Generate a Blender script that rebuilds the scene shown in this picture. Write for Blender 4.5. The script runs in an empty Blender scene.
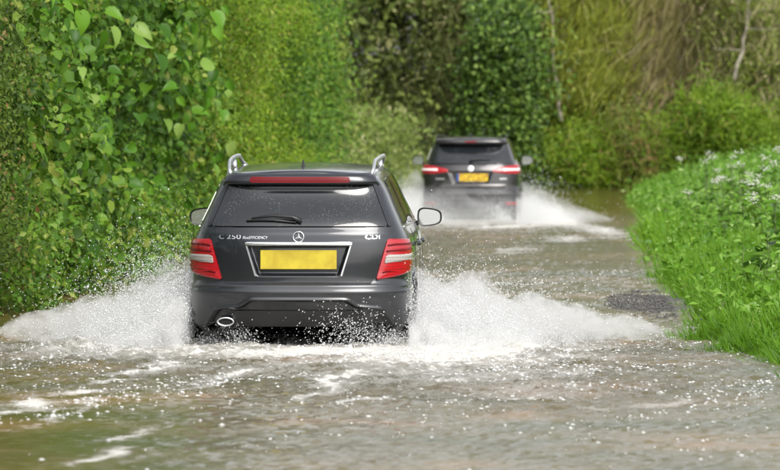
import bpy, bmesh, math, random
import numpy as np
from mathutils import Vector, Matrix

R = math.radians
scene = bpy.context.scene
COL = scene.collection
rng = np.random.default_rng(7)
random.seed(7)

# ------------------------------------------------------------------ camera, sky, sun, exposure
F_PX = 4000.0            # focal length in photo pixels (780 wide)
CAM_H = 1.68             # metres above the flood water (water surface is z = 0)
HORIZON = 124.0
cam_data = bpy.data.cameras.new('camera')
cam = bpy.data.objects.new('camera', cam_data)
COL.objects.link(cam)
cam_data.sensor_width = 36.0
cam_data.lens = 36.0 * F_PX / 780.0
cam_data.clip_end = 2000
cam.location = (0, 0, CAM_H)
cam.rotation_euler = (R(90) - math.atan((235 - HORIZON) / F_PX), 0, 0)
cam_data.dof.use_dof = True
cam_data.dof.focus_distance = 31.0
cam_data.dof.aperture_fstop = 4.4
scene.camera = cam

SUN_EL, SUN_AZ = R(46), R(152)   # azimuth measured from +Y clockwise: behind the camera, to its right
world = bpy.data.worlds.new('World')
scene.world = world
world.use_nodes = True
wn = world.node_tree.nodes
wl = world.node_tree.links
wn.clear()
sky = wn.new('ShaderNodeTexSky')
sky.sky_type = 'NISHITA'
sky.sun_disc = False
sky.sun_elevation = SUN_EL
sky.sun_rotation = SUN_AZ
sky.air_density = 1.0
sky.dust_density = 4.0
sky.ozone_density = 1.0
hs = wn.new('ShaderNodeHueSaturation')       # overcast: nearly colourless sky
hs.inputs['Saturation'].default_value = 0.22
wbg = wn.new('ShaderNodeBackground')
wbg.inputs['Strength'].default_value = 0.15
wo = wn.new('ShaderNodeOutputWorld')
wl.new(sky.outputs[0], hs.inputs['Color'])
wl.new(hs.outputs[0], wbg.inputs['Color'])
wl.new(wbg.outputs[0], wo.inputs['Surface'])

sun_data = bpy.data.lights.new('sun', 'SUN')
sun_data.energy = 1.5
sun_data.angle = R(38)
sun_data.color = (1.0, 0.96, 0.9)
sun = bpy.data.objects.new('sun', sun_data)
COL.objects.link(sun)
sd = Vector((math.sin(SUN_AZ) * math.cos(SUN_EL), math.cos(SUN_AZ) * math.cos(SUN_EL), math.sin(SUN_EL)))
sun.rotation_euler = sd.to_track_quat('Z', 'Y').to_euler()
sun.location = (10, -10, 30)

vs = scene.view_settings
vs.view_transform = 'Standard'
vs.look = 'None'
vs.exposure = 0.9
vs.gamma = 1.0
scene.render.film_transparent = False
scene.cycles.max_bounces = 8
scene.cycles.diffuse_bounces = 3
scene.cycles.transparent_max_bounces = 8
scene.cycles.volume_step_rate = 1.0
scene.cycles.volume_max_steps = 128
scene.cycles.volume_bounces = 2
scene.cycles.caustics_reflective = False
scene.cycles.caustics_refractive = False


# ------------------------------------------------------------------ helpers
def at(px, py, z=0.0):
    """photo pixel -> point on the horizontal plane z (a spot on the water or the verge)"""
    d = (CAM_H - z) * F_PX / (py - HORIZON)
    return Vector(((px - 390) / F_PX * d, d, z))


def at_d(px, py, d):
    """photo pixel at a known distance -> world point"""
    return Vector(((px - 390) / F_PX * d, d, CAM_H - (py - HORIZON) / F_PX * d))


def tag(o, label=None, cat=None, group=None, kind=None):
    if label: o['label'] = label
    if cat: o['category'] = cat
    if group: o['group'] = group
    if kind: o['kind'] = kind
    return o


def empty(name, loc=(0, 0, 0), rz=0.0):
    o = bpy.data.objects.new(name, None)
    o.empty_display_size = 0.1
    COL.objects.link(o)
    o.location = loc
    o.rotation_euler = (0, 0, rz)
    return o


def link_mesh(name, me, mat, parent=None):
    if mat is not None and not me.materials:
        me.materials.append(mat)
    o = bpy.data.objects.new(name, me)
    COL.objects.link(o)
    if parent: o.parent = parent
    return o


def mesh_np(name, verts, faces, attrs=None, smooth=False):
    """verts (N,3); faces (M,k) array; attrs dict name -> (N,) float"""
    verts = np.asarray(verts, np.float32)
    faces = np.asarray(faces, np.int32)
    me = bpy.data.meshes.new(name)
    me.vertices.add(len(verts))
    me.vertices.foreach_set('co', verts.ravel())
    m, k = faces.shape
    me.loops.add(m * k)
    me.loops.foreach_set('vertex_index', faces.ravel())
    me.polygons.add(m)
    me.polygons.foreach_set('loop_start', np.arange(0, m * k, k, dtype=np.int32))
    if smooth:
        me.polygons.foreach_set('use_smooth', np.ones(m, dtype=bool))
    me.update(calc_edges=True)
    if attrs:
        for an, av in attrs.items():
            a = me.attributes.new(an, 'FLOAT', 'POINT')
            a.data.foreach_set('value', np.asarray(av, np.float32))
    return me


class MB:
    """collects boxes, tubes, lathes with mixed face sizes"""
    def __init__(self):
        self.v, self.f = [], []

    def add(self, vs, fs):
        b = len(self.v)
        self.v += [tuple(p) for p in vs]
        self.f += [tuple(i + b for i in f) for f in fs]

    def box(self, c, s, bev=0.0):
        cx, cy, cz = c
        hx, hy, hz = s[0] / 2, s[1] / 2, s[2] / 2
        vs = [(cx + sx * hx, cy + sy * hy, cz + sz * hz) for sz in (-1, 1) for sy in (-1, 1) for sx in (-1, 1)]
        self.add(vs, [(0, 2, 3, 1), (4, 5, 7, 6), (0, 1, 5, 4), (2, 6, 7, 3), (0, 4, 6, 2), (1, 3, 7, 5)])

    def tube(self, pts, rad, n=8, caps=True, sq=1.0):
        pts = [Vector(p) for p in pts]
        if not hasattr(rad, '__len__'): rad = [rad] * len(pts)
        vs = []
        up = Vector((0, 0, 1))
        prev = None
        for i, p in enumerate(pts):
            a = pts[max(0, i - 1)]; b = pts[min(len(pts) - 1, i + 1)]
            t = (b - a).normalized()
            if prev is None:
                ref = up if abs(t.z) < 0.9 else Vector((1, 0, 0))
                u = t.cross(ref).normalized()
            else:
                u = (prev - t * prev.dot(t)).normalized()
            prev = u
            w = t.cross(u)
            for k in range(n):
                an = 2 * math.pi * k / n
                vs.append(p + (u * math.cos(an) * sq + w * math.sin(an)) * rad[i])
        fs = []
        for i in range(len(pts) - 1):
            for k in range(n):
                k2 = (k + 1) % n
                fs.append((i * n + k, i * n + k2, (i + 1) * n + k2, (i + 1) * n + k))
        if caps:
            fs.append(tuple(range(n - 1, -1, -1)))
            fs.append(tuple((len(pts) - 1) * n + k for k in range(n)))
        self.add(vs, fs)

    def lathe_x(self, prof, n=32, closed=True):
        """profile [(x, r)] revolved about the x axis"""
        vs = []
        for (x, r) in prof:
            for k in range(n):
                an = 2 * math.pi * k / n
                vs.append((x, r * math.cos(an), r * math.sin(an)))
        fs = []
        m = len(prof)
        for i in range(m - 1 + (1 if closed else 0)):
            j = (i + 1) % m
            for k in range(n):
                k2 = (k + 1) % n
                fs.append((i * n + k, i * n + k2, j * n + k2, j * n + k))
        self.add(vs, fs)

    def build(self, name, mat, parent=None, smooth=False, bevel=0.0, subsurf=0):
        me = bpy.data.meshes.new(name)
        me.from_pydata(self.v, [], self.f)
        if smooth:
            for p in me.polygons: p.use_smooth = True
        me.update()
        o = link_mesh(name, me, mat, parent)
        if bevel > 0:
            b = o.modifiers.new('b', 'BEVEL'); b.width = bevel; b.segments = 3; b.limit_method = 'ANGLE'
        if subsurf:
            s = o.modifiers.new('s', 'SUBSURF'); s.levels = subsurf; s.render_levels = subsurf
        return o


def pchip(xs, ys):
    x = np.asarray(xs, float); y = np.asarray(ys, float)
    h = np.diff(x); d = np.diff(y) / h
    m = np.zeros_like(y)
    m[0] = d[0]; m[-1] = d[-1]
    for i in range(1, len(x) - 1):
        if d[i - 1] * d[i] > 0:
            w1 = 2 * h[i] + h[i - 1]; w2 = h[i] + 2 * h[i - 1]
            m[i] = (w1 + w2) / (w1 / d[i - 1] + w2 / d[i])

    def f(t):
        t = np.clip(np.asarray(t, float), x[0], x[-1])
        i = np.clip(np.searchsorted(x, t) - 1, 0, len(x) - 2)
        s = (t - x[i]) / h[i]
        return ((1 + 2 * s) * (1 - s) ** 2 * y[i] + s * (1 - s) ** 2 * h[i] * m[i]
                + s * s * (3 - 2 * s) * y[i + 1] + s * s * (s - 1) * h[i] * m[i + 1])
    return f


def sstep(a, b, t):
    s = np.clip((np.asarray(t, float) - a) / (b - a), 0, 1)
    return s * s * (3 - 2 * s)


class Wob:
    """cheap smooth noise: a sum of random sines"""
    def __init__(self, seed, k=9, f0=1.0, dims=2, gain=0.6):
        g = np.random.default_rng(seed)
        self.k = g.normal(size=(k, dims)) * f0 * (1.35 ** np.arange(k))[:, None]
        self.p = g.uniform(0, 6.28, k)
        self.a = gain ** (np.arange(k) * 0.6)
        self.a /= self.a.sum() * 0.5

    def __call__(self, *c):
        s = 0
        for kk, pp, aa in zip(self.k, self.p, self.a):
            s = s + aa * np.sin(sum(ki * ci for ki, ci in zip(kk, c)) + pp)
        return s


# ------------------------------------------------------------------ materials
def new_mat(name):
    m = bpy.data.materials.new(name)
    m.use_nodes = True
    nt = m.node_tree
    b = nt.nodes['Principled BSDF']
    return m, nt, b


def simple_mat(name, col, rough=0.5, metal=0.0, coat=0.0, spec=None, emis=None):
    m, nt, b = new_mat(name)
    b.inputs['Base Color'].default_value = (*col, 1)
    b.inputs['Roughness'].default_value = rough
    b.inputs['Metallic'].default_value = metal
    b.inputs['Coat Weight'].default_value = coat
    b.inputs['Coat Roughness'].default_value = 0.04
    if spec is not None: b.inputs['Specular IOR Level'].default_value = spec
    if emis:
        b.inputs['Emission Color'].default_value = (*emis[0], 1)
        b.inputs['Emission Strength'].default_value = emis[1]
    return m


def ramp(nt, stops):
    r = nt.nodes.new('ShaderNodeValToRGB')
    e = r.color_ramp.elements
    e[0].position = stops[0][0]; e[0].color = (*stops[0][1], 1)
    e[1].position = stops[-1][0]; e[1].color = (*stops[-1][1], 1)
    for p, c in stops[1:-1]:
        n = e.new(p); n.color = (*c, 1)
    return r


def noise(nt, scale, detail=4, rough=0.55, vec=None):
    n = nt.nodes.new('ShaderNodeTexNoise')
    n.inputs['Scale'].default_value = scale
    n.inputs['Detail'].default_value = detail
    n.inputs['Roughness'].default_value = rough
    if vec is not None: nt.links.new(vec, n.inputs['Vector'])
    return n


def leaf_mat(name, stops, trans=0.3, rough=0.42, per_object=False, spec=0.18):
    m, nt, b = new_mat(name)
    if per_object:
        src = nt.nodes.new('ShaderNodeObjectInfo').outputs['Random']
    else:
        at_ = nt.nodes.new('ShaderNodeAttribute'); at_.attribute_name = 'rnd'
        src = at_.outputs['Fac']
    rp = ramp(nt, stops)
    nt.links.new(src, rp.inputs['Fac'])
    nt.links.new(rp.outputs['Color'], b.inputs['Base Color'])
    b.inputs['Roughness'].default_value = rough
    b.inputs['Specular IOR Level'].default_value = spec
    tr = nt.nodes.new('ShaderNodeBsdfTranslucent')
    nt.links.new(rp.outputs['Color'], tr.inputs['Color'])
    mx = nt.nodes.new('ShaderNodeMixShader')
    mx.inputs['Fac'].default_value = trans
    nt.links.new(b.outputs[0], mx.inputs[1])
    nt.links.new(tr.outputs[0], mx.inputs[2])
    nt.links.new(mx.outputs[0], nt.nodes['Material Output'].inputs['Surface'])
    return m


def bark_mat(name, c1, c2, scale=8):
    m, nt, b = new_mat(name)
    tc = nt.nodes.new('ShaderNodeTexCoord')
    n = noise(nt, scale, 6, 0.65, tc.outputs['Object'])
    rp = ramp(nt, [(0.3, c1), (0.7, c2)])
    nt.links.new(n.outputs['Fac'], rp.inputs['Fac'])
    nt.links.new(rp.outputs['Color'], b.inputs['Base Color'])
    b.inputs['Roughness'].default_value = 0.9
    bp = nt.nodes.new('ShaderNodeBump'); bp.inputs['Strength'].default_value = 0.6; bp.inputs['Distance'].default_value = 0.02
    nt.links.new(n.outputs['Fac'], bp.inputs['Height'])
    nt.links.new(bp.outputs[0], b.inputs['Normal'])
    return m


# ------------------------------------------------------------------ the lane: edges, ground, road, flood water
YE = [-60, 0, 20, 28, 30, 33.4, 36, 41.7, 47.7, 58, 68.6, 83, 94.6, 100, 104, 108, 112]
edge_r = pchip(YE, [3.2, 2.9, 2.8, 2.7, 2.35, 2.45, 2.6, 2.76, 3.1, 3.55, 4.3, 5.0, 5.9, 7.5, 12, 25, 60])
YL = [-60, 0, 20, 35, 45, 60, 74, 88, 96, 100, 104, 108, 112, 118]
edge_l = pchip(YL, [-3.9, -3.7, -3.6, -3.4, -3.0, -2.25, -1.55, -0.65, -0.1, 0.6, 2.6, 7, 16, 60])
gw = Wob(11, 8, 0.5)


def ground_h(x, y):
    sr = x - edge_r(y)
    sl = edge_l(y) - x
    h = np.full(np.shape(x), -0.15)
    rr = -0.15 + 0.22 * sstep(0.0, 0.35, sr) + 0.45 * sstep(0.2, 2.6, sr) + 0.55 * sstep(2.0, 9, sr) + 0.8 * sstep(8, 60, sr)
    ll = -0.15 + 0.25 * sstep(0.0, 0.5, sl) + 0.55 * sstep(0.3, 2.2, sl) + 0.8 * sstep(1.5, 6, sl) + 2.0 * sstep(6, 80, sl)
    h = np.where(sr > 0, rr, h)
    h = np.where(sl > 0, ll, h)
    out = np.maximum(sstep(0.1, 1.5, sr), sstep(0.1, 1.5, sl))
    return h + 0.08 * gw(x, y) * out


def grid_mesh(name, xs, ys, hfun, mat, attr=None):
    X, Y = np.meshgrid(xs, ys)
    Z = hfun(X, Y)
    v = np.stack([X, Y, Z], -1).reshape(-1, 3)
    nx, ny = len(xs), len(ys)
    i = (np.arange(ny - 1)[:, None] * nx + np.arange(nx - 1)[None]).ravel()
    f = np.stack([i, i + 1, i + nx + 1, i + nx], -1)
    a = {k: fn(X, Y).ravel() for k, fn in attr.items()} if attr else None
    return mesh_np(name, v, f, a, smooth=True)


m_ground, nt, b = new_mat('earth_bank')
tc = nt.nodes.new('ShaderNodeTexCoord')
n1 = noise(nt, 2.0, 8, 0.65, tc.outputs['Object'])
rp = ramp(nt, [(0.3, (0.035, 0.03, 0.015)), (0.5, (0.05, 0.06, 0.018)), (0.7, (0.05, 0.09, 0.02))])
nt.links.new(n1.outputs['Fac'], rp.inputs['Fac'])
nt.links.new(rp.outputs['Color'], b.inputs['Base Color'])
b.inputs['Roughness'].default_value = 0.95
gx = np.unique(np.concatenate([np.linspace(-300, -12, 14), np.arange(-12, 14.01, 0.4), np.linspace(14, 60, 20), np.linspace(60, 300, 10)]))
gy = np.unique(np.concatenate([np.linspace(-80, 16, 25), np.arange(16, 125, 0.8), np.linspace(125, 900, 20)]))
me = grid_mesh('ground', gx, gy, ground_h, m_ground)
ground = tag(link_mesh('ground', me, m_ground), 'earth and grass banks on both sides of the flooded lane', kind='structure')

# the drowned tarmac just over the bed
m_road, nt, b = new_mat('wet_tarmac')
tc = nt.nodes.new('ShaderNodeTexCoord')
n1 = noise(nt, 60, 6, 0.7, tc.outputs['Object'])
rp = ramp(nt, [(0.3, (0.03, 0.03, 0.03)), (0.7, (0.075, 0.07, 0.065))])
nt.links.new(n1.outputs['Fac'], rp.inputs['Fac'])
nt.links.new(rp.outputs['Color'], b.inputs['Base Color'])
b.inputs['Roughness'].default_value = 0.5
ys_r = np.linspace(-20, 104, 125)
vv, ff = [], []
for i, y in enumerate(ys_r):
    a, c = float(edge_l(y)), float(edge_r(y))
    for t in (0.02, 0.25, 0.5, 0.75, 0.98):
        vv.append((a + (c - a) * t, y, -0.142))
for i in range(len(ys_r) - 1):
    for k in range(4):
        ff.append((i * 5 + k, i * 5 + k + 1, (i + 1) * 5 + k + 1, (i + 1) * 5 + k))
tag(link_mesh('road', mesh_np('road', vv, ff, smooth=True), m_road), 'narrow tarmac lane drowned under the flood water', kind='structure')


# ------------------------------------------------------------------ cars
def car_paint(name, base, flake=0.4, dirt=0.12, dirt_col=(0.16, 0.15, 0.13)):
    m, nt, b = new_mat(name)
    tc = nt.nodes.new('ShaderNodeTexCoord')
    n1 = noise(nt, 3.0, 8, 0.7, tc.outputs['Object'])
    sp = nt.nodes.new('ShaderNodeSeparateXYZ'); nt.links.new(tc.outputs['Object'], sp.inputs[0])
    mr = nt.nodes.new('ShaderNodeMapRange')                    # road film settles on the lower panels
    mr.inputs['From Min'].default_value = 0.95; mr.inputs['From Max'].default_value = 0.25
    mr.inputs['To Min'].default_value = 0.25; mr.inputs['To Max'].default_value = 1.0
    nt.links.new(sp.outputs['Z'], mr.inputs['Value'])
    mu = nt.nodes.new('ShaderNodeMath'); mu.operation = 'MULTIPLY'
    nt.links.new(n1.outputs['Fac'], mu.inputs[0]); nt.links.new(mr.outputs[0], mu.inputs[1])
    mu2 = nt.nodes.new('ShaderNodeMath'); mu2.operation = 'MULTIPLY'; mu2.inputs[1].default_value = dirt * 2
    nt.links.new(mu.outputs[0], mu2.inputs[0])
    mx = nt.nodes.new('ShaderNodeMixRGB')
    mx.inputs['Color1'].default_value = (*base, 1); mx.inputs['Color2'].default_value = (*dirt_col, 1)
    nt.links.new(mu2.outputs[0], mx.inputs['Fac'])
    nt.links.new(mx.outputs[0], b.inputs['Base Color'])
    b.inputs['Metallic'].default_value = flake
    b.inputs['Roughness'].default_value = 0.35
    b.inputs['Coat Weight'].default_value = 1.0
    rr = nt.nodes.new('ShaderNodeMapRange')
    rr.inputs['To Min'].default_value = 0.02; rr.inputs['To Max'].default_value = 0.12
    nt.links.new(n1.outputs['Fac'], rr.inputs['Value'])
    nt.links.new(rr.outputs[0], b.inputs['Coat Roughness'])
    return m


def glass_mat(name, col, speck=0.0):
    m, nt, b = new_mat(name)
    tc = nt.nodes.new('ShaderNodeTexCoord')
    vo = nt.nodes.new('ShaderNodeTexVoronoi'); vo.inputs['Scale'].default_value = 75
    nt.links.new(tc.outputs['Object'], vo.inputs['Vector'])
    n1 = noise(nt, 4.5, 5, 0.65, tc.outputs['Object'])
    r1 = ramp(nt, [(0.10, (1, 1, 1)), (0.26, (0, 0, 0))])
    nt.links.new(vo.outputs['Distance'], r1.inputs['Fac'])
    r2 = ramp(nt, [(0.46, (0, 0, 0)), (0.66, (1, 1, 1))])
    nt.links.new(n1.outputs['Fac'], r2.inputs['Fac'])
    mu = nt.nodes.new('ShaderNodeMath'); mu.operation = 'MULTIPLY'
    nt.links.new(r1.outputs[0], mu.inputs[0]); nt.links.new(r2.outputs[0], mu.inputs[1])
    mu2 = nt.nodes.new('ShaderNodeMath'); mu2.operation = 'MULTIPLY'; mu2.inputs[1].default_value = speck
    nt.links.new(mu.outputs[0], mu2.inputs[0])
    mx = nt.nodes.new('ShaderNodeMixRGB')
    mx.inputs['Color1'].default_value = (*col, 1); mx.inputs['Color2'].default_value = (0.55, 0.56, 0.56, 1)
    nt.links.new(mu2.outputs[0], mx.inputs['Fac'])
    nt.links.new(mx.outputs[0], b.inputs['Base Color'])
    b.inputs['Roughness'].default_value = 0.03
    b.inputs['IOR'].default_value = 1.55
    b.inputs['Coat Weight'].default_value = 0.6
    bp = nt.nodes.new('ShaderNodeBump'); bp.inputs['Strength'].default_value = 0.25 if speck else 0.0; bp.inputs['Distance'].default_value = 0.002
    nt.links.new(mu.outputs[0], bp.inputs['Height'])
    nt.links.new(bp.outputs[0], b.inputs['Normal'])
    return m


def lamp_mat(name, col, lit=0.0, coat=1.0):
    m, nt, b = new_mat(name)
    tc = nt.nodes.new('ShaderNodeTexCoord')
    wv = nt.nodes.new('ShaderNodeTexWave'); wv.inputs['Scale'].default_value = 14; wv.bands_direction = 'Z'
    nt.links.new(tc.outputs['Object'], wv.inputs['Vector'])
    rp = ramp(nt, [(0.0, tuple(c * 0.75 for c in col)), (1.0, col)])
    nt.links.new(wv.outputs['Fac'], rp.inputs['Fac'])
    nt.links.new(rp.outputs[0], b.inputs['Base Color'])
    b.inputs['Roughness'].default_value = 0.12
    b.inputs['Coat Weight'].default_value = coat
    if lit:
        nt.links.new(rp.outputs[0], b.inputs['Emission Color'])
        b.inputs['Emission Strength'].default_value = lit
    return m


M_PAINT1 = car_paint('black_metallic_paint', (0.006, 0.008, 0.013), dirt=0.07)
M_PAINT2 = car_paint('brown_black_paint', (0.010, 0.008, 0.009), dirt=0.10)
M_GLASS_R = glass_mat('rear_glass', (0.010, 0.012, 0.014), speck=0.5)
M_GLASS = glass_mat('tinted_glass', (0.008, 0.010, 0.011))
M_PLASTIC = simple_mat('black_plastic', (0.012, 0.012, 0.013), 0.45)
M_CLAD = simple_mat('grey_cladding', (0.03, 0.03, 0.033), 0.5)
M_RUBBER = simple_mat('tyre_rubber', (0.012, 0.012, 0.012), 0.8)
M_ALLOY = simple_mat('alloy', (0.45, 0.46, 0.47), 0.3, 0.9)
M_CHROME = simple_mat('chrome', (0.75, 0.76, 0.78), 0.12, 1.0)
M_SATIN = simple_mat('satin_aluminium', (0.62, 0.63, 0.65), 0.3, 0.85)
M_MIRROR = simple_mat('mirror_glass', (0.8, 0.83, 0.85), 0.03, 1.0)
M_RED = lamp_mat('red_lens', (0.36, 0.006, 0.012), coat=0.6)
M_RED_LIT = lamp_mat('red_lens_lit', (0.55, 0.02, 0.03), 0.5)
M_RED_DARK = lamp_mat('dark_red_lens', (0.13, 0.003, 0.006), coat=0.0)
M_RED_DARK.node_tree.nodes['Principled BSDF'].inputs['Roughness'].default_value = 0.35
M_RED_DARK.node_tree.nodes['Principled BSDF'].inputs['Specular IOR Level'].default_value = 0.2
M_CLEAR = lamp_mat('clear_lens', (0.36, 0.33, 0.31))
M_CLEAR_LIT = lamp_mat('clear_lens_lit', (0.8, 0.7, 0.68), 0.35)
M_BLUE = simple_mat('plate_blue', (0.01, 0.05, 0.22), 0.4)
m, nt, b = new_mat('yellow_plate'); M_YELLOW = m
tc = nt.nodes.new('ShaderNodeTexCoord')
n1 = noise(nt, 9, 2, 0.5, tc.outputs['Object'])
rp = ramp(nt, [(0.35, (0.34, 0.25, 0.010)), (0.65, (0.44, 0.35, 0.018))])
nt.links.new(n1.outputs['Fac'], rp.inputs['Fac']); nt.links.new(rp.outputs[0], b.inputs['Base Color'])
b.inputs['Roughness'].default_value = 0.45
m, nt, b = new_mat('smeared_plate'); M_YELLOW2 = m
tc = nt.nodes.new('ShaderNodeTexCoord')
n1 = noise(nt, 22, 1, 0.5, tc.outputs['Object'])
rp = ramp(nt, [(0.40, (0.30, 0.16, 0.01)), (0.58, (0.50, 0.36, 0.012))])
nt.links.new(n1.outputs['Fac'], rp.inputs['Fac']); nt.links.new(rp.outputs[0], b.inputs['Base Color'])
b.inputs['Roughness'].default_value = 0.45


class CarShape:
    """a car skin as a stack of plan outlines: P(q, z), q in [-3, 3], 0 = rear centre, +-1 end of rear corner,
    +-2 start of front corner, +-3 nose centre.  y runs forward from the rearmost point, z up from the road."""
    def __init__(s, z_r, r, z_w, w, z_f, f, z_a, a, n, af, nf, length, taper_r, taper_f, y_r0, zb, zt, rise):
        s.r = pchip(z_r, r); s.w = pchip(z_w, w); s.f = pchip(z_f, f)
        s.a = pchip(z_a, a); s.n = pchip(z_a, n); s.af = pchip(z_a, af); s.nf = nf
        s.L, s.tr, s.tf, s.yr0 = length, taper_r, taper_f, y_r0
        s.zb, s.zt, s.rise = zb, zt, rise
        s.qt = np.concatenate([np.linspace(0, 1, 240), np.linspace(1, 2, 160)[1:], np.linspace(2, 3, 60)[1:]])

    def P(s, q, z):
        q = np.asarray(q, float); z = np.asarray(z, float)
        q, z = np.broadcast_arrays(q, z)
        sg = np.where(q < 0, -1.0, 1.0); u = np.abs(q)
        w, r, f, a, n, af = s.w(z), s.r(z), s.f(z), s.a(z), s.n(z), s.af(z)
        ph = np.clip(u, 0, 1) * math.pi / 2
        S, C = np.sin(ph), np.cos(ph)
        k = (np.abs(S) ** n + np.abs(C) ** n) ** (-1 / n)
        xr = w * S * k; yr = r + a * (1 - C * k)
        t = np.clip(u - 1, 0, 1)
        ys = (r + a) * (1 - t) + (f - af) * t
        ph = np.clip(3 - u, 0, 1) * math.pi / 2
        S, C = np.sin(ph), np.cos(ph); nf = s.nf
        k = (np.abs(S) ** nf + np.abs(C) ** nf) ** (-1 / nf)
        xf = w * S * k; yf = f - af * (1 - C * k)
        x = np.where(u <= 1, xr, np.where(u <= 2, w, xf))
        y = np.where(u <= 1, yr, np.where(u <= 2, ys, yf))
        T = 1 - s.tr * np.clip((s.yr0 - y) / s.yr0, 0, 1) ** 2 - s.tf * np.clip((y - 2.9) / (s.L - 2.9), 0, 1) ** 2
        zz = z + s.rise(y) * sstep(s.zb, s.zt, z)
        return np.stack([sg * x * T, y, zz], -1)

    def N(s, q, z):
        e = 1e-3
        du = s.P(q + e, z) - s.P(q - e, z)
        dz = s.P(q, z + e) - s.P(q, z - e)
        n = np.cross(du, dz)
        n /= np.linalg.norm(n, axis=-1, keepdims=True) + 1e-12
        return n

    def q_of(s, mode, v, z):
        if mode == 'q': return v
        p = s.P(s.qt, np.full_like(s.qt, z))
        if mode == 'x':
            m = s.qt <= 1.6
            return math.copysign(float(np.interp(abs(v), p[m, 0], s.qt[m])), v)
        return float(np.interp(v, p[:, 1], s.qt))

    def outline(s, pts, sub=10):
        out = []
        for (m0, v0, z0), (m1, v1, z1) in zip(pts, pts[1:] + pts[:1]):
            for k in range(sub):
                t = k / sub
                z = z0 + (z1 - z0) * t
                if m0 == m1:
                    out.append((s.q_of(m0, v0 + (v1 - v0) * t, z), z))
                else:
                    a, b = s.q_of(m0, v0, z0), s.q_of(m1, v1, z1)
                    out.append((a + (b - a) * t, z))
        return out

    def panel(s, name, pts, mat, parent, off=0.004, thick=0.02, rows=14, cols=16, side=1, dome=0.0, disp=None, rounding=2, sub=10):
        pl = s.outline(pts, sub)
        if rounding:
            # round only true corners: a light Chaikin pass
            for _ in range(rounding):
                q = []
                for (a, b) in zip(pl, pl[1:] + pl[:1]):
                    q.append((a[0] * .75 + b[0] * .25, a[1] * .75 + b[1] * .25))
                    q.append((a[0] * .25 + b[0] * .75, a[1] * .25 + b[1] * .75))
                pl = q
        pl = np.array(pl)
        z0, z1 = pl[:, 1].min(), pl[:, 1].max()
        zs = z0 + (z1 - z0) * np.clip((1 - np.cos(np.linspace(0, math.pi, rows + 1))) / 2 * 0.6 + np.linspace(0, 1, rows + 1) * 0.4, 0.0015, 0.9985)
        p0 = pl; p1 = np.roll(pl, -1, 0)
        Q = []
        for z in zs:
            hit = ((p0[:, 1] <= z) & (p1[:, 1] > z)) | ((p1[:, 1] <= z) & (p0[:, 1] > z))
            t = (z - p0[hit, 1]) / (p1[hit, 1] - p0[hit, 1])
            qq = p0[hit, 0] + (p1[hit, 0] - p0[hit, 0]) * t
            Q.append(np.linspace(qq.min(), qq.max(), cols + 1))
        Q = np.array(Q) * side
        Z = np.repeat(zs[:, None], cols + 1, 1)
        P = s.P(Q, Z); N = s.N(Q, Z)
        o = np.full(Q.shape, off)
        if dome:
            u = np.linspace(-1, 1, cols + 1)[None]; v = np.linspace(-1, 1, rows + 1)[:, None]
            o = o + dome * (1 - u ** 4) * (1 - v ** 4)
        if disp is not None:
            o = o + disp(P[..., 0] * 1.0, Z)
        F = P + N * o[..., None]
        Bk = P + N * (off - thick)
        nr, nc = rows + 1, cols + 1
        V = list(F.reshape(-1, 3))
        fs = []
        for i in range(rows):
            for j in range(cols):
                fs.append((i * nc + j, i * nc + j + 1, (i + 1) * nc + j + 1, (i + 1) * nc + j))
        ring = [(0, j) for j in range(nc)] + [(i, nc - 1) for i in range(1, nr)] + [(nr - 1, j) for j in range(nc - 2, -1, -1)] + [(i, 0) for i in range(nr - 2, 0, -1)]
        b0 = len(V)
        for (i, j) in ring: V.append(F[i, j])
        for (i, j) in ring: V.append(Bk[i, j])
        m = len(ring)
        for k in range(m):
            k2 = (k + 1) % m
            fs.append((b0 + k, b0 + k2, b0 + m + k2, b0 + m + k))
        me = mesh_np(name, V, fs, smooth=True)
        return link_mesh(name, me, mat, parent)

    def shell(s, name, mat, parent, z_lo, z_hi, skip, crown=0.03, arches=(), nz=46):
        q = np.concatenate([np.linspace(0, 1, 26), np.linspace(1, 2, 70)[1:], np.linspace(2, 3, 22)[1:]])
        qs = np.concatenate([q, -q[::-1][1:-1]])
        zs = np.linspace(z_lo, z_hi, nz)
        G = s.P(qs[None].repeat(nz, 0), zs[:, None].repeat(len(qs), 1)) - s.N(qs[None].repeat(nz, 0), zs[:, None].repeat(len(qs), 1)) * 0.004
        m = len(qs)
        V = list(G.reshape(-1, 3)); fs = []
        for i in range(nz - 1):
            for j in range(m):
                j2 = (j + 1) % m
                c = (G[i, j] + G[i + 1, j] + G[i, j2] + G[i + 1, j2]) / 4
                zc = (zs[i] + zs[i + 1]) / 2
                if skip(c, zc): continue
                if any((c[1] - ay) ** 2 + (c[2] - az) ** 2 < ar * ar and abs(c[0]) > 0.5 for ay, az, ar in arches): continue
                fs.append((i * m + j, i * m + j2, (i + 1) * m + j2, (i + 1) * m + j))
        # roof cap: bridge left and right points of the top ring with a crowned strip
        k = 12
        top = G[-1]
        nq = len(q)
        rows = []
        for j in range(nq):
            a = top[j]; bq = a * np.array([-1, 1, 1])
            row = []
            for t in np.linspace(0, 1, k + 1):
                p = a * (1 - t) + bq * t
                p = p + np.array([0, 0, crown * (1 - (2 * t - 1) ** 2) * min(1.0, abs(a[0]) / 0.45)])
                row.append(len(V)); V.append(p)
            rows.append(row)
        for j in range(nq - 1):
            for t in range(k):
                fs.append((rows[j][t], rows[j][t + 1], rows[j + 1][t + 1], rows[j + 1][t]))
        # dark floor
        bot = [i for i in range(m)]
        for j in range(nq - 2):
            a, b2 = j, j + 1
            a_, b_ = (m - j) % m, (m - j - 1) % m
            fs.append((a, b2, b_, a_))
        me = mesh_np(name, V, fs, smooth=True)
        return link_mesh(name, me, mat, parent)


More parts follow.
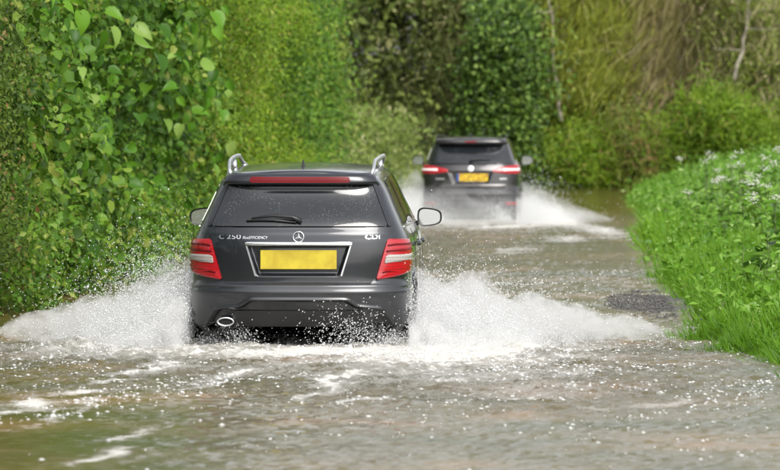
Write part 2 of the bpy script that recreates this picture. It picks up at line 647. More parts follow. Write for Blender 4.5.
def add_wheel(parent, x, y, r, w, side):
    t = MB()
    h = w / 2
    t.lathe_x([(-h, r * .66), (-h * 1.02, r * .8), (-h * .98, r * .93), (-h * .8, r * .99), (0, r), (h * .8, r * .99), (h * .98, r * .93), (h * 1.02, r * .8), (h, r * .66)], 40, closed=False)
    wheel = empty('wheel'); wheel.parent = parent; wheel.location = (x, y, r)
    t.build('tyre', M_RUBBER, wheel, smooth=True)
    g = MB()
    g.lathe_x([(-h * .95, r * .67), (-h * .9, r * .60), (0, r * .58), (h * .9, r * .60), (h * .95, r * .67)], 40, closed=False)
    for k in range(5):
        a = 2 * math.pi * k / 5
        c, s_ = math.cos(a), math.sin(a)
        g.tube([(side * h * .55, c * r * .1, s_ * r * .1), (side * h * .7, c * r * .35, s_ * r * .35), (side * h * .82, c * r * .62, s_ * r * .62)], [r * .10, r * .075, r * .07], 6)
    g.lathe_x([(side * h * .4, 0.001), (side * h * .75, r * .05), (side * h * .7, r * .16), (side * h * .3, r * .17)], 16, closed=False)
    g.build('rim', M_ALLOY, wheel, smooth=True)
    d = MB(); d.lathe_x([(-0.01, 0.001), (-0.01, r * .57), (0.01, r * .57), (0.01, 0.001)], 24, closed=False)
    d.build('brake_disc', M_PLASTIC, wheel)


def add_mirror(parent, side, x, y, z, w, h, mat_shell, mat_glass):
    """door mirror: rounded shell, glass set in the rear face, arm to the door"""
    n, m = 14, 20
    V, fs = [], []
    mi = empty('door_mirror'); mi.parent = parent; mi.location = (side * x, y, z)
    for i in range(n + 1):
        t = i / n                       # 0 rear rim, 1 front tip
        k = (1 - t ** 2.4) ** 0.5 if t < 1 else 0.02
        for j in range(m):
            a = 2 * math.pi * j / m
            ca, sa = math.cos(a), math.sin(a)
            e = 0.62
            px = math.copysign(abs(ca) ** e, ca) * w / 2 * k * (1 if ca * side > 0 else 1.0)
            pz = math.copysign(abs(sa) ** e, sa) * h / 2 * k * (1.0 - 0.18 * px * side / (w / 2))
            V.append((px, t * 0.13, pz))
    for i in range(n):
        for j in range(m):
            j2 = (j + 1) % m
            fs.append((i * m + j, i * m + j2, (i + 1) * m + j2, (i + 1) * m + j))
    link_mesh('mirror_shell', mesh_np('mirror_shell', V, fs, smooth=True), mat_shell, mi)
    # rim and glass
    g = MB(); ring, rim2 = [], []
    for j in range(m):
        ring.append((V[j][0] * .86, 0.012, V[j][2] * .84))
    c = len(ring)
    g.add([(p_[0], 0.012 + 0.22 * p_[0] * p_[0], p_[2]) for p_ in ring] + [(0, 0.012, 0)], [(j, (j + 1) % m, c) for j in range(m)])
    g.v = [(v_[0], 0.012, v_[2]) for v_ in g.v]
    g.build('mirror_glass', mat_glass, mi)
    rm = MB()
    rm.add([V[j] for j in range(m)] + [(p[0], 0.010, p[2]) for p in ring], [(j, (j + 1) % m, m + (j + 1) % m, m + j) for j in range(m)])
    rm.build('mirror_rim', M_PLASTIC, mi)
    arm = MB(); arm.tube([(-side * w * .40, 0.05, -h * .30), (-side * (w * .5 + 0.05), 0.07, -h * .42), (-side * (w * .5 + 0.14), 0.08, -h * .5)], [0.022, 0.02, 0.026], 8)
    arm.build('mirror_arm', M_PLASTIC, mi, smooth=True)


def lettering(name, text, size, shape, x, z, mat, parent, off=0.008, width=None, align='LEFT', shear=0.0):
    cu = bpy.data.curves.new(name, 'FONT')
    cu.body = text; cu.size = size; cu.extrude = 0.0015; cu.align_x = align; cu.shear = shear
    tmp = bpy.data.objects.new(name, cu); COL.objects.link(tmp)
    bpy.context.view_layer.update()
    dg = bpy.context.evaluated_depsgraph_get()
    me = bpy.data.meshes.new_from_object(tmp.evaluated_get(dg))
    bpy.data.objects.remove(tmp)
    co = np.zeros(len(me.vertices) * 3, np.float32); me.vertices.foreach_get('co', co); co = co.reshape(-1, 3)
    if width:
        co[:, 0] *= width / (co[:, 0].max() - co[:, 0].min())
    out = np.zeros_like(co)
    for i, (a, b_, c) in enumerate(co):                # bend the letters on to the panel
        zz = z + b_
        q = shape.q_of('x', x + a, zz)
        p = shape.P(q, zz); nn = shape.N(q, zz)
        out[i] = p + nn * (off + c)
    me.vertices.foreach_set('co', out.ravel()); me.update()
    me.materials.clear()
    return link_mesh(name, me, mat, parent)


def arch_lip(shape, parent, yc, zc, rad, side, mat, wid=0.05, out=0.006, z_lo=0.22):
    V, fs = [], []
    k = 36
    a0 = math.asin(max(-1, (z_lo - zc) / rad))
    ang = np.linspace(a0, math.pi - a0, k)
    for a in ang:
        for rr, oo in ((rad - wid * .45, -0.05), (rad - wid * .42, out), (rad + wid * .55, out), (rad + wid * .6, -0.01)):
            y = yc + math.cos(a) * rr; z = zc + math.sin(a) * rr
            q = shape.q_of('y', y, z)
            p = shape.P(q, z); nn = shape.N(q, z)
            pp = p + nn * oo
            V.append((pp[0] * side, pp[1], pp[2]))
    for i in range(k - 1):
        for j in range(3):
            fs.append((i * 4 + j, i * 4 + j + 1, (i + 1) * 4 + j + 1, (i + 1) * 4 + j))
    link_mesh('wheel_arch', mesh_np('wheel_arch', V, fs, smooth=True), mat, parent)


def ellipse_ring(mb, c, rx, rz, depth, th=0.008, n=28):
    """oval pipe mouth facing -y"""
    V = []
    for k in range(n):
        a = 2 * math.pi * k / n
        V.append((c[0] + math.cos(a) * rx, c[1], c[2] + math.sin(a) * rz))
    for k in range(n):
        a = 2 * math.pi * k / n
        V.append((c[0] + math.cos(a) * (rx - th), c[1] - 0.002, c[2] + math.sin(a) * (rz - th)))
    for k in range(n):
        a = 2 * math.pi * k / n
        V.append((c[0] + math.cos(a) * (rx - th), c[1] + depth, c[2] + math.sin(a) * (rz - th)))
    for k in range(n):
        a = 2 * math.pi * k / n
        V.append((c[0] + math.cos(a) * rx, c[1] + depth, c[2] + math.sin(a) * rz))
    fs = []
    for l in range(3):
        for k in range(n):
            k2 = (k + 1) % n
            fs.append((l * n + k, l * n + k2, (l + 1) * n + k2, (l + 1) * n + k))
    fs += [(3 * n + k, 3 * n + (k + 1) % n, (k + 1) % n, k) for k in range(n)]
    mb.add(V, fs)


def flat_plate(name, w, h, shape, x, z, off, mat, parent, tilt=0.0, th=0.006):
    q = shape.q_of('x', x, z) if abs(x) > 1e-6 else 0.0
    p = shape.P(q, z); n = shape.N(np.float64(q), np.float64(z))
    mb = MB(); mb.box((0, 0, 0), (w, th, h))
    o = mb.build(name, mat, parent, bevel=0.002)
    o.location = (x, float(p[1]) - off, z)
    o.rotation_euler = (tilt, 0, 0)
    return o


# ---------------- the black estate
def build_estate(loc, rz):
    S = CarShape(
        [0.20, 0.28, 0.40, 0.54, 0.590, 0.625, 0.78, 0.92, 1.04, 1.355, 1.372, 1.415, 1.44],
        [0.15, 0.07, 0.025, 0.0, 0.006, 0.045, 0.050, 0.060, 0.105, 0.335, 0.275, 0.285, 0.345],
        [0.20, 0.30, 0.45, 0.62, 0.78, 0.93, 1.04, 1.20, 1.36, 1.41, 1.44],
        [0.80, 0.860, 0.883, 0.887, 0.886, 0.872, 0.825, 0.742, 0.655, 0.615, 0.565],
        [0.20, 0.30, 0.60, 0.72, 0.80, 0.90, 0.96, 1.00, 1.40, 1.44],
        [4.46, 4.56, 4.57, 4.47, 4.20, 3.80, 3.55, 3.40, 2.62, 2.50],
        [0.20, 0.60, 0.95, 1.05, 1.44], [0.55, 0.55, 0.50, 0.42, 0.34], [2.9, 3.1, 3.2, 3.4, 4.2], [0.9, 0.9, 0.6, 0.45, 0.3],
        2.6, 4.57, 0.085, 0.10, 2.2, 1.0, 1.44,
        lambda y: 0.052 * (1 - np.clip((y - 2.0) / 1.75, -1, 1) ** 2))
    car = empty('estate_car', loc, rz)
    tag(car, 'black estate car with silver roof rails and wide yellow plate, ploughing through the flood', 'car', 'cars driving through the flood')

    def skip(c, z):
        return c[1] < 0.9 and ((0.64 < z < 1.34 and abs(c[0]) < 0.50 and c[1] < 0.5) or (z < 0.56 and c[1] < 0.30))
    arches = [(1.04, 0.33, 0.345), (3.80, 0.33, 0.345)]
    S.shell('body', M_PAINT1, car, 0.20, 1.44, skip, crown=0.028, arches=arches, nz=56)

    # tailgate with the plate recess and a soft crease under the glass
    def gate_disp(x, z):
        half = 0.315 + (z - 0.675) / (0.905 - 0.675) * 0.075
        m = sstep(-0.004, 0.018, half - np.abs(x)) * sstep(0.665, 0.695, z) * (1 - sstep(0.893, 0.900, z))
        return -0.045 * m + 0.006 * np.exp(-((z - 0.985) / 0.03) ** 2)
    gate = [('x', -0.545, 0.60), ('x', 0.545, 0.60), ('x', 0.575, 0.66), ('x', 0.665, 0.94), ('x', 0.690, 1.035), ('x', -0.690, 1.035), ('x', -0.665, 0.94), ('x', -0.575, 0.66)]
    S.panel('tailgate', gate, M_PAINT1, car, off=0.008, thick=0.03, rows=90, cols=150, disp=gate_disp, rounding=1)
    win = [('x', -0.672, 1.045), ('x', 0.672, 1.045), ('x', 0.548, 1.350), ('x', -0.548, 1.350)]
    S.panel('rear_window', win, M_GLASS_R, car, off=0.006, thick=0.03, rows=24, cols=40, rounding=1)
    # painted strips of the tailgate beside the glass
    for sd_ in (1, -1):
        S.panel('tailgate_pillar', [('x', 0.676, 1.045), ('x', 0.700, 1.045), ('x', 0.578, 1.352), ('x', 0.552, 1.352)], M_PAINT1, car, off=0.007, thick=0.03, rows=16, cols=4, side=sd_, rounding=0)
    # spoiler with high brake lamp
    sp = S.panel('roof_spoiler', [('x', -0.575, 1.366), ('x', 0.575, 1.366), ('x', 0.56, 1.432), ('x', -0.56, 1.432)], M_PAINT1, car, off=0.012, thick=0.05, rows=10, cols=50, rounding=1)
    S.panel('high_brake_light', [('x', -0.385, 1.374), ('x', 0.385, 1.374), ('x', 0.375, 1.413), ('x', -0.375, 1.413)], M_RED_DARK, sp, off=0.017, thick=0.02, rows=4, cols=40, rounding=1)

    # bumper with the moulded diffuser
    def bump_disp(x, z):
        ax = np.abs(x)
        step = np.where(ax < 0.36, 0.492, np.where(ax < 0.44, 0.492 - (ax - 0.36) / 0.08 * 0.05, np.where(ax < 0.62, 0.442 - (ax - 0.44) / 0.18 * 0.02, 0.422 - (ax - 0.62) * 1.5)))
        inside = sstep(0.0, 0.020, step - z) * (1 - sstep(0.70, 0.73, ax))
        lip = np.exp(-((z - step) / 0.014) ** 2) * (1 - sstep(0.68, 0.74, ax))
        l2 = np.exp(-((z - 0.545) / 0.020) ** 2)
        return -0.050 * inside + 0.014 * lip + 0.007 * l2
    bp = [('q', -1.02, 0.60), ('q', 1.02, 0.60), ('q', 1.0, 0.44), ('q', 0.92, 0.30), ('x', 0.66, 0.275), ('x', -0.66, 0.275), ('q', -0.92, 0.30), ('q', -1.0, 0.44)]
    bumper = S.panel('rear_bumper', bp[::-1], M_PAINT1, car, off=0.010, thick=0.04, rows=64, cols=130, disp=bump_disp, rounding=1)
    S.panel('diffuser', [('x', -0.52, 0.27), ('x', 0.52, 0.27), ('x', 0.50, 0.40), ('x', -0.50, 0.40)], M_PLASTIC, bumper, off=-0.022, thick=0.03, rows=8, cols=40)
    for sd_ in (1, -1):
        # corner blade where the bumper meets the side skirt
        S.panel('bumper_crease', [('q', 0.72, 0.355), ('q', 0.93, 0.35), ('q', 0.93, 0.385), ('q', 0.80, 0.41)], M_PAINT1, bumper, off=0.014, thick=0.03, rows=6, cols=12, side=sd_, dome=0.010)
    # tail lamps: red lens with a clear band and darker cells
    for sd_ in (1, -1):
        L = [('x', 0.585, 0.640), ('q', 0.80, 0.700), ('q', 0.93, 0.80), ('q', 0.94, 0.89), ('q', 0.86, 0.945), ('x', 0.668, 0.948)]
        lamp = S.panel('tail_light', L, M_RED, car, off=0.014, thick=0.03, rows=24, cols=20, side=sd_, dome=0.012, rounding=2)
        S.panel('reversing_lens', [('x', 0.640, 0.768), ('q', 0.855, 0.785), ('q', 0.865, 0.838), ('x', 0.655, 0.830)], M_CLEAR, lamp, off=0.0275, thick=0.02, rows=6, cols=14, side=sd_, dome=0.002)
        S.panel('lamp_cell', [('x', 0.655, 0.850), ('q', 0.84, 0.858), ('q', 0.84, 0.875), ('x', 0.660, 0.868)], M_RED_DARK, lamp, off=0.0275, thick=0.02, rows=4, cols=12, side=sd_)
        S.panel('lamp_cell', [('x', 0.665, 0.895), ('q', 0.83, 0.900), ('q', 0.83, 0.917), ('x', 0.670, 0.912)], M_RED_DARK, lamp, off=0.0265, thick=0.02, rows=4, cols=12, side=sd_)
        S.panel('lamp_cell', [('x', 0.625, 0.690), ('q', 0.80, 0.735), ('q', 0.81, 0.752), ('x', 0.632, 0.712)], M_RED_DARK, lamp, off=0.0270, thick=0.02, rows=4, cols=12, side=sd_)
    # chrome strip and number plate
    S.panel('chrome_strip', [('x', -0.402, 0.902), ('x', 0.402, 0.902), ('x', 0.405, 0.926), ('x', -0.405, 0.926)], M_CHROME, car, off=0.020, thick=0.03, rows=6, cols=60, dome=0.004, rounding=1)
    for sd_ in (1, -1):
        S.panel('recess_trim', [('x', 0.318, 0.672), ('x', 0.330, 0.668), ('x', 0.400, 0.900), ('x', 0.390, 0.900)], M_SATIN, car, off=0.012, thick=0.02, rows=14, cols=3, side=sd_, rounding=0)
    plate = flat_plate('number_plate', 0.580, 0.145, S, 0, 0.795, -0.018, M_YELLOW, car, tilt=-0.05)
    # star badge
    q0 = 0.0; zb = 0.968; pb = S.P(0.0, zb)
    bd = empty('star_badge'); bd.parent = car; bd.location = (0, float(pb[1]) - 0.016, zb); bd.rotation_euler = (-0.12, 0, 0)
    rg = MB(); ring = [(math.cos(a) * 0.040, 0, math.sin(a) * 0.040) for a in np.linspace(0, 2 * math.pi, 33)]
    rg.tube(ring, 0.0042, 8, caps=False); rg.build('ring', M_CHROME, bd, smooth=True)
    st = MB()
    for k in range(3):
        a = math.pi / 2 + k * 2 * math.pi / 3
        t = Vector((math.cos(a), 0, math.sin(a))) * 0.039
        l = Vector((math.cos(a + math.pi / 2), 0, math.sin(a + math.pi / 2))) * 0.0085
        st.add([l, t, -l, Vector((0, -0.006, 0)), Vector((0, 0.003, 0))], [(0, 1, 3), (1, 2, 3), (1, 0, 4), (2, 1, 4)])
    st.build('star', M_CHROME, bd)
    lettering('badge_lettering', 'C', 0.048, S, -0.605, 0.948, M_CHROME, car, off=0.012, width=0.036)
    lettering('badge_lettering', '250', 0.048, S, -0.548, 0.948, M_CHROME, car, off=0.012, width=0.108)
    lettering('badge_lettering', 'BlueEFFICIENCY', 0.029, S, -0.425, 0.949, M_CHROME, car, off=0.012, width=0.19, shear=0.15)
    lettering('badge_lettering', 'CDI', 0.048, S, 0.500, 0.948, M_CHROME, car, off=0.012, width=0.108)
    # rear wiper
    wp = MB(); pw = [S.P(S.q_of('x', x, z), z) + S.N(np.float64(S.q_of('x', x, z)), np.float64(z)) * o for x, z, o in ((0.02, 1.075, 0.02), (-0.05, 1.095, 0.035), (-0.20, 1.105, 0.035), (-0.36, 1.092, 0.022))]
    wp.tube(pw, [0.020, 0.016, 0.012, 0.007], 8)
    pw2 = [S.P(S.q_of('x', x, z), z) + S.N(np.float64(S.q_of('x', x, z)), np.float64(z)) * 0.016 for x, z in ((-0.02, 1.068), (-0.2, 1.085), (-0.40, 1.080))]
    wp.tube(pw2, [0.008, 0.010, 0.006], 6)
    wp.build('rear_wiper', M_PLASTIC, car, smooth=True)
    # exhaust
    ex = MB(); ellipse_ring(ex, (-0.555, 0.056, 0.322), 0.066, 0.036, 0.16, th=0.011); ex.build('exhaust_tip', M_CHROME, car, smooth=True)
    ib = MB(); ib.tube([(-0.555, 0.064, 0.322), (-0.555, 0.20, 0.322)], [0.030, 0.030], 20); ob_ = ib.build('exhaust_bore', simple_mat('bore_shade_black', (0.002, 0.002, 0.002), 0.9), car); ob_.scale = (1, 1, 1)  # solid near-black plug; the dark of the hollow pipe is put into its colour
    me_ = ob_.data
    for v_ in me_.vertices: v_.co.x = -0.555 + (v_.co.x + 0.555) * 1.8
    # side glass, chrome waist strip, door seams, handles
    for sd_ in (1, -1):
        S.panel('side_window', [('y', 0.62, 1.050), ('y', 1.17, 1.045), ('y', 1.17, 1.370), ('y', 0.80, 1.362)], M_GLASS, car, off=0.003, rows=12, cols=10, side=sd_, rounding=1)
        S.panel('side_window', [('y', 1.23, 1.045), ('y', 2.02, 1.040), ('y', 2.02, 1.378), ('y', 1.23, 1.372)], M_GLASS, car, off=0.003, rows=12, cols=14, side=sd_, rounding=1)
        S.panel('side_window', [('y', 2.09, 1.040), ('y', 3.08, 1.035), ('y', 2.95, 1.12), ('y', 2.52, 1.368), ('y', 2.09, 1.378)], M_GLASS, car, off=0.003, rows=14, cols=16, side=sd_, rounding=1)
        S.panel('waist_trim', [('y', 0.60, 1.026), ('y', 3.10, 1.018), ('y', 3.10, 1.032), ('y', 0.60, 1.041)], M_CHROME, car, off=0.006, rows=2, cols=40, side=sd_, rounding=0)
        for y in (1.20, 2.05, 3.12):
            S.panel('door_seam', [('y', y, 0.34), ('y', y + 0.010, 0.34), ('y', y + 0.010, 1.01), ('y', y, 1.01)], M_PLASTIC, car, off=-0.0015, thick=0.004, rows=20, cols=1, side=sd_, rounding=0)
        for y in (1.32, 2.15):
            S.panel('door_handle', [('y', y, 0.865), ('y', y + 0.22, 0.872), ('y', y + 0.22, 0.897), ('y', y, 0.892)], M_PAINT1, car, off=0.035, thick=0.03, rows=4, cols=10, side=sd_, dome=0.006)
        S.panel('sill_skirt', [('y', 1.42, 0.20), ('y', 3.42, 0.20), ('y', 3.42, 0.315), ('y', 1.42, 0.315)], M_PAINT1, car, off=0.022, thick=0.03, rows=6, cols=24, side=sd_, dome=0.008)
        S.panel('headlight', [('q', 2.35, 0.60), ('q', 2.70, 0.60), ('q', 2.66, 0.71), ('q', 2.25, 0.76)], M_CLEAR, car, off=0.006, rows=8, cols=14, side=sd_, dome=0.01)
        arch_lip(S, car, 1.04, 0.33, 0.345, sd_, M_PAINT1)
        arch_lip(S, car, 3.80, 0.33, 0.345, sd_, M_PAINT1)
        for y in (1.04, 3.80):
            add_wheel(car, sd_ * 0.762, y, 0.318, 0.225, sd_)
            wl_ = MB(); wl_.box((sd_ * 0.50, y, 0.46), (0.30, 0.70, 0.34)); wl_.build('wheel_well', M_PLASTIC, car)
        add_mirror(car, sd_, 0.945, 2.86, 1.055, 0.205, 0.150, M_PAINT1, M_MIRROR)
        # roof rail: an aluminium bar that curves down to the roof at both ends
        rl = MB(); pts, rad = [], []
        for t in np.linspace(0, 1, 40):
            y = 0.46 + t * 1.95
            lift = 0.088 * min(1.0, math.sin(math.pi * min(t, 1 - t) / 0.22) if min(t, 1 - t) < 0.11 else 1.0)
            zt = 1.425
            qy = S.q_of('y', y, zt)
            p = S.P(qy, zt)
            pts.append((sd_ * (abs(float(p[0])) - 0.005), y, float(p[2]) + lift + 0.004)); rad.append(0.017)
        rl.tube(pts, rad, 8, sq=0.8)
        rl.build('roof_rail', M_SATIN, car, smooth=True)
        for t in (0.02, 0.5, 0.98):
            ft = MB()
            y = 0.46 + t * 1.95
            p = S.P(S.q_of('y', y, 1.425), 1.425)
            ft.tube([(sd_ * (abs(float(p[0])) - 0.008), y, float(p[2]) - 0.01), (sd_ * (abs(float(p[0])) - 0.006), y + 0.01, float(p[2]) + (0.07 if t == 0.5 else 0.03))], [0.026, 0.018], 8)
            ft.build('rail_foot', M_SATIN, car, smooth=True)
    # windscreen, grille, shark-fin aerial
    S.panel('windscreen', [('q', -2.45, 1.03), ('q', 2.45, 1.03), ('q', 2.35, 1.375), ('q', -2.35, 1.375)], M_GLASS, car, rows=2, cols=2) if False else None
    fs_ = [('q', 2.42, 1.02), ('q', 3.0, 1.02), ('q', 3.0, 1.385), ('q', 2.40, 1.385)]
    for sd_ in (1, -1):
        S.panel('windscreen', fs_, M_GLASS, car, off=0.003, rows=14, cols=16, side=sd_, rounding=0)
        S.panel('grille', [('q', 2.78, 0.46), ('q', 3.0, 0.46), ('q', 3.0, 0.70), ('q', 2.76, 0.70)], M_PLASTIC, car, off=0.006, rows=6, cols=8, side=sd_, rounding=0)
    fin = MB()
    yf = 0.78; zf = float(S.P(S.q_of('y', yf, 1.44), 1.44)[2]) + 0.020
    prof = [(0.0, 0.0), (0.11, 0.0), (0.06, 0.030), (0.025, 0.058), (0.005, 0.062)]
    V = [(sx * 0.016 * (1 - pz / 0.08), yf + py, zf + pz) for sx in (-1, 1) for py, pz in prof]
    fin.add(V, [(0, 1, 2, 3, 4), (9, 8, 7, 6, 5)] + [(k, k + 5, (k + 1) % 5 + 5, (k + 1) % 5) for k in range(5)])
    fin.build('roof_aerial', M_PLASTIC, car, bevel=0.003)
    return car, S


# ---------------- the dark crossover further on
def build_crossover(loc, rz):
    S = CarShape(
        [0.25, 0.34, 0.48, 0.62, 0.68, 0.72, 0.84, 1.00, 1.13, 1.465, 1.485, 1.525, 1.545],
        [0.13, 0.06, 0.015, 0.0, 0.012, 0.050, 0.065, 0.085, 0.150, 0.44, 0.345, 0.355, 0.42],
        [0.25, 0.38, 0.55, 0.75, 0.95, 1.06, 1.14, 1.30, 1.46, 1.52, 1.545],
        [0.84, 0.895, 0.905, 0.905, 0.900, 0.875, 0.825, 0.755, 0.685, 0.650, 0.60],
        [0.25, 0.40, 0.65, 0.80, 0.90, 1.00, 1.05, 1.10, 1.50, 1.545],
        [4.28, 4.38, 4.38, 4.28, 4.05, 3.65, 3.45, 3.30, 2.55, 2.42],
        [0.25, 0.65, 1.00, 1.14, 1.545], [0.55, 0.55, 0.50, 0.45, 0.36], [2.8, 3.0, 3.0, 3.2, 4.0], [0.9, 0.9, 0.6, 0.45, 0.3],
        2.6, 4.38, 0.085, 0.10, 2.1, 1.1, 1.545,
        lambda y: 0.045 * (1 - np.clip((y - 1.9) / 1.7, -1, 1) ** 2))
    car = empty('crossover_car', loc, rz)
    tag(car, 'dark crossover car with lit red tail lamps, further along the lane in misty spray', 'car', 'cars driving through the flood')

    def skip(c, z):
        return c[1] < 0.9 and ((0.74 < z < 1.45 and abs(c[0]) < 0.48 and c[1] < 0.55) or (z < 0.64 and c[1] < 0.28))
    arches = [(0.90, 0.36, 0.385), (3.55, 0.36, 0.385)]
    S.shell('body', M_PAINT2, car, 0.25, 1.545, skip, crown=0.03, arches=arches, nz=52)

    def gate_disp(x, z):
        half = 0.30 + (z - 0.79) * 0.4
        m = sstep(-0.01, 0.03, half - np.abs(x)) * sstep(0.775, 0.81, z) * (1 - sstep(0.985, 0.995, z))
        return -0.035 * m + 0.010 * np.exp(-((z - 0.745) / 0.02) ** 2)
    gate = [('x', -0.60, 0.70), ('x', 0.60, 0.70), ('x', 0.66, 0.90), ('x', 0.70, 1.115), ('x', -0.70, 1.115), ('x', -0.66, 0.90)]
    S.panel('tailgate', gate, M_PAINT2, car, off=0.008, thick=0.03, rows=50, cols=80, disp=gate_disp, rounding=1)
    S.panel('rear_window', [('x', -0.695, 1.135), ('x', 0.695, 1.135), ('x', 0.60, 1.455), ('x', -0.60, 1.455)], M_GLASS_R, car, off=0.006, thick=0.03, rows=20, cols=30, rounding=1)
    sp = S.panel('roof_spoiler', [('x', -0.62, 1.478), ('x', 0.62, 1.478), ('x', 0.60, 1.538), ('x', -0.60, 1.538)], M_PAINT2, car, off=0.014, thick=0.05, rows=8, cols=40, rounding=1)
    S.panel('high_brake_light', [('x', -0.10, 1.490), ('x', 0.10, 1.490), ('x', 0.10, 1.515), ('x', -0.10, 1.515)], M_RED_DARK, sp, off=0.018, thick=0.02, rows=4, cols=10)

    def bump_disp(x, z):
        return 0.012 * np.exp(-((z - 0.60) / 0.03) ** 2) - 0.02 * sstep(0.0, 0.03, 0.50 - z) * sstep(0.0, 0.05, 0.62 - np.abs(x)) + 0.01 * np.exp(-((z - 0.40) / 0.03) ** 2)
    bumper = S.panel('rear_bumper', [('q', -1.0, 0.305), ('q', 1.0, 0.305), ('q', 1.02, 0.69), ('q', -1.02, 0.69)], M_CLAD, car, off=0.010, thick=0.04, rows=40, cols=80, disp=bump_disp, rounding=1)
    S.panel('skid_plate', [('x', -0.34, 0.315), ('x', 0.34, 0.315), ('x', 0.30, 0.395), ('x', -0.30, 0.395)], M_PLASTIC, bumper, off=0.020, thick=0.03, rows=6, cols=20)
    for sd_ in (1, -1):
        S.panel('bumper_reflector', [('x', 0.60, 0.425), ('q', 0.66, 0.425), ('q', 0.66, 0.465), ('x', 0.60, 0.465)], M_RED, bumper, off=0.018, thick=0.02, rows=4, cols=10, side=sd_)
        L = [('x', 0.38, 0.990), ('x', 0.62, 0.955), ('q', 0.80, 0.955), ('q', 0.98, 1.03), ('q', 1.02, 1.10), ('q', 0.80, 1.115), ('x', 0.62, 1.085), ('x', 0.40, 1.035)]
        lamp = S.panel('tail_light', L, M_RED, car, off=0.016, thick=0.03, rows=16, cols=26, side=sd_, dome=0.014, rounding=2)
        S.panel('lamp_lens', [('x', 0.56, 1.005), ('q', 0.78, 1.010), ('q', 0.80, 1.052), ('x', 0.57, 1.040)], M_CLEAR_LIT, lamp, off=0.031, thick=0.02, rows=6, cols=12, side=sd_)
        S.panel('side_window', [('y', 0.68, 1.165), ('y', 1.15, 1.135), ('y', 1.15, 1.46), ('y', 0.90, 1.44)], M_GLASS, car, off=0.003, rows=10, cols=10, side=sd_, rounding=1)
        S.panel('side_window', [('y', 1.21, 1.135), ('y', 1.95, 1.125), ('y', 1.95, 1.475), ('y', 1.21, 1.465)], M_GLASS, car, off=0.003, rows=10, cols=12, side=sd_, rounding=1)
        S.panel('side_window', [('y', 2.02, 1.125), ('y', 2.95, 1.12), ('y', 2.47, 1.465), ('y', 2.02, 1.475)], M_GLASS, car, off=0.003, rows=12, cols=14, side=sd_, rounding=1)
        for y in (1.18, 1.985, 2.98):
            S.panel('door_seam', [('y', y, 0.40), ('y', y + 0.010, 0.40), ('y', y + 0.010, 1.10), ('y', y, 1.10)], M_PLASTIC, car, off=-0.0015, thick=0.004, rows=20, cols=1, side=sd_, rounding=0)
        S.panel('sill_skirt', [('y', 1.32, 0.25), ('y', 3.12, 0.25), ('y', 3.12, 0.40), ('y', 1.32, 0.40)], M_CLAD, car, off=0.022, thick=0.03, rows=6, cols=24, side=sd_, dome=0.008)
        arch_lip(S, car, 0.90, 0.36, 0.385, sd_, M_CLAD, wid=0.09, z_lo=0.27)
        arch_lip(S, car, 3.55, 0.36, 0.385, sd_, M_CLAD, wid=0.09, z_lo=0.27)
        for y in (0.90, 3.55):
            add_wheel(car, sd_ * 0.785, y, 0.345, 0.215, sd_)
            wl_ = MB(); wl_.box((sd_ * 0.50, y, 0.50), (0.30, 0.74, 0.36)); wl_.build('wheel_well', M_PLASTIC, car)
        add_mirror(car, sd_, 0.985, 2.62, 1.175, 0.215, 0.165, M_PAINT2, M_MIRROR)
        rl = MB(); pts = []
        for t in np.linspace(0, 1, 24):
            y = 0.70 + t * 1.75
            lift = 0.045 * (math.sin(math.pi * min(t, 1 - t) / 0.16) if min(t, 1 - t) < 0.08 else 1.0)
            p = S.P(S.q_of('y', y, 1.53), 1.53)
            pts.append((sd_ * (abs(float(p[0])) - 0.006), y, float(p[2]) + lift))
        rl.tube(pts, 0.014, 8); rl.build('roof_rail', M_PLASTIC, car, smooth=True)
        S.panel('windscreen', [('q', 2.42, 1.12), ('q', 3.0, 1.12), ('q', 3.0, 1.49), ('q', 2.40, 1.49)], M_GLASS, car, off=0.003, rows=12, cols=14, side=sd_, rounding=0)
        S.panel('headlight', [('q', 2.35, 0.70), ('q', 2.72, 0.70), ('q', 2.66, 0.80), ('q', 2.25, 0.84)], M_CLEAR, car, off=0.006, rows=8, cols=14, side=sd_, dome=0.01)
    plate = flat_plate('number_plate', 0.545, 0.140, S, 0.03, 0.895, -0.012, M_YELLOW2, car, tilt=-0.05)
    bl = MB(); bl.box((-0.252, -0.0045, 0), (0.042, 0.004, 0.136)); o = bl.build('blue_band', M_BLUE, plate)
    # round badge
    bd = MB(); pb = S.P(0.0, 1.045); V = []
    n = 24
    for rr, yy in ((0.055, 0.0), (0.055, -0.010), (0.045, -0.016), (0.0005, -0.017)):
        for k in range(n):
            a = 2 * math.pi * k / n
            V.append((math.cos(a) * rr, yy, math.sin(a) * rr))
    bd.add(V, [(l * n + k, l * n + (k + 1) % n, (l + 1) * n + (k + 1) % n, (l + 1) * n + k) for l in range(3) for k in range(n)])
    o = bd.build('round_badge', simple_mat('badge_silver', (0.8, 0.8, 0.82), 0.25, 0.6), car, smooth=True); o.location = (0, float(pb[1]) - 0.012, 1.045); o.rotation_euler = (-0.25, 0, 0)
    lettering('badge_lettering', 'dCi', 0.05, S, 0.52, 0.865, M_CHROME, car, off=0.012, width=0.14) if False else None
    eb = MB(); eb.box((0, 0, 0), (0.13, 0.006, 0.028)); o = eb.build('model_badge', M_SATIN, car, bevel=0.002)
    p = S.P(S.q_of('x', 0.565, 0.870), 0.870); o.location = (0.565, float(p[1]) - 0.014, 0.870); o.rotation_euler = (0, 0, 0.22)
    eb = MB(); eb.box((0, 0, 0), (0.16, 0.006, 0.024)); o = eb.build('model_badge', M_SATIN, car, bevel=0.002)
    p = S.P(S.q_of('x', 0.53, 0.870), 0.870); o.location = (-0.53, float(p[1]) - 0.014, 0.870); o.rotation_euler = (0, 0, -0.22)
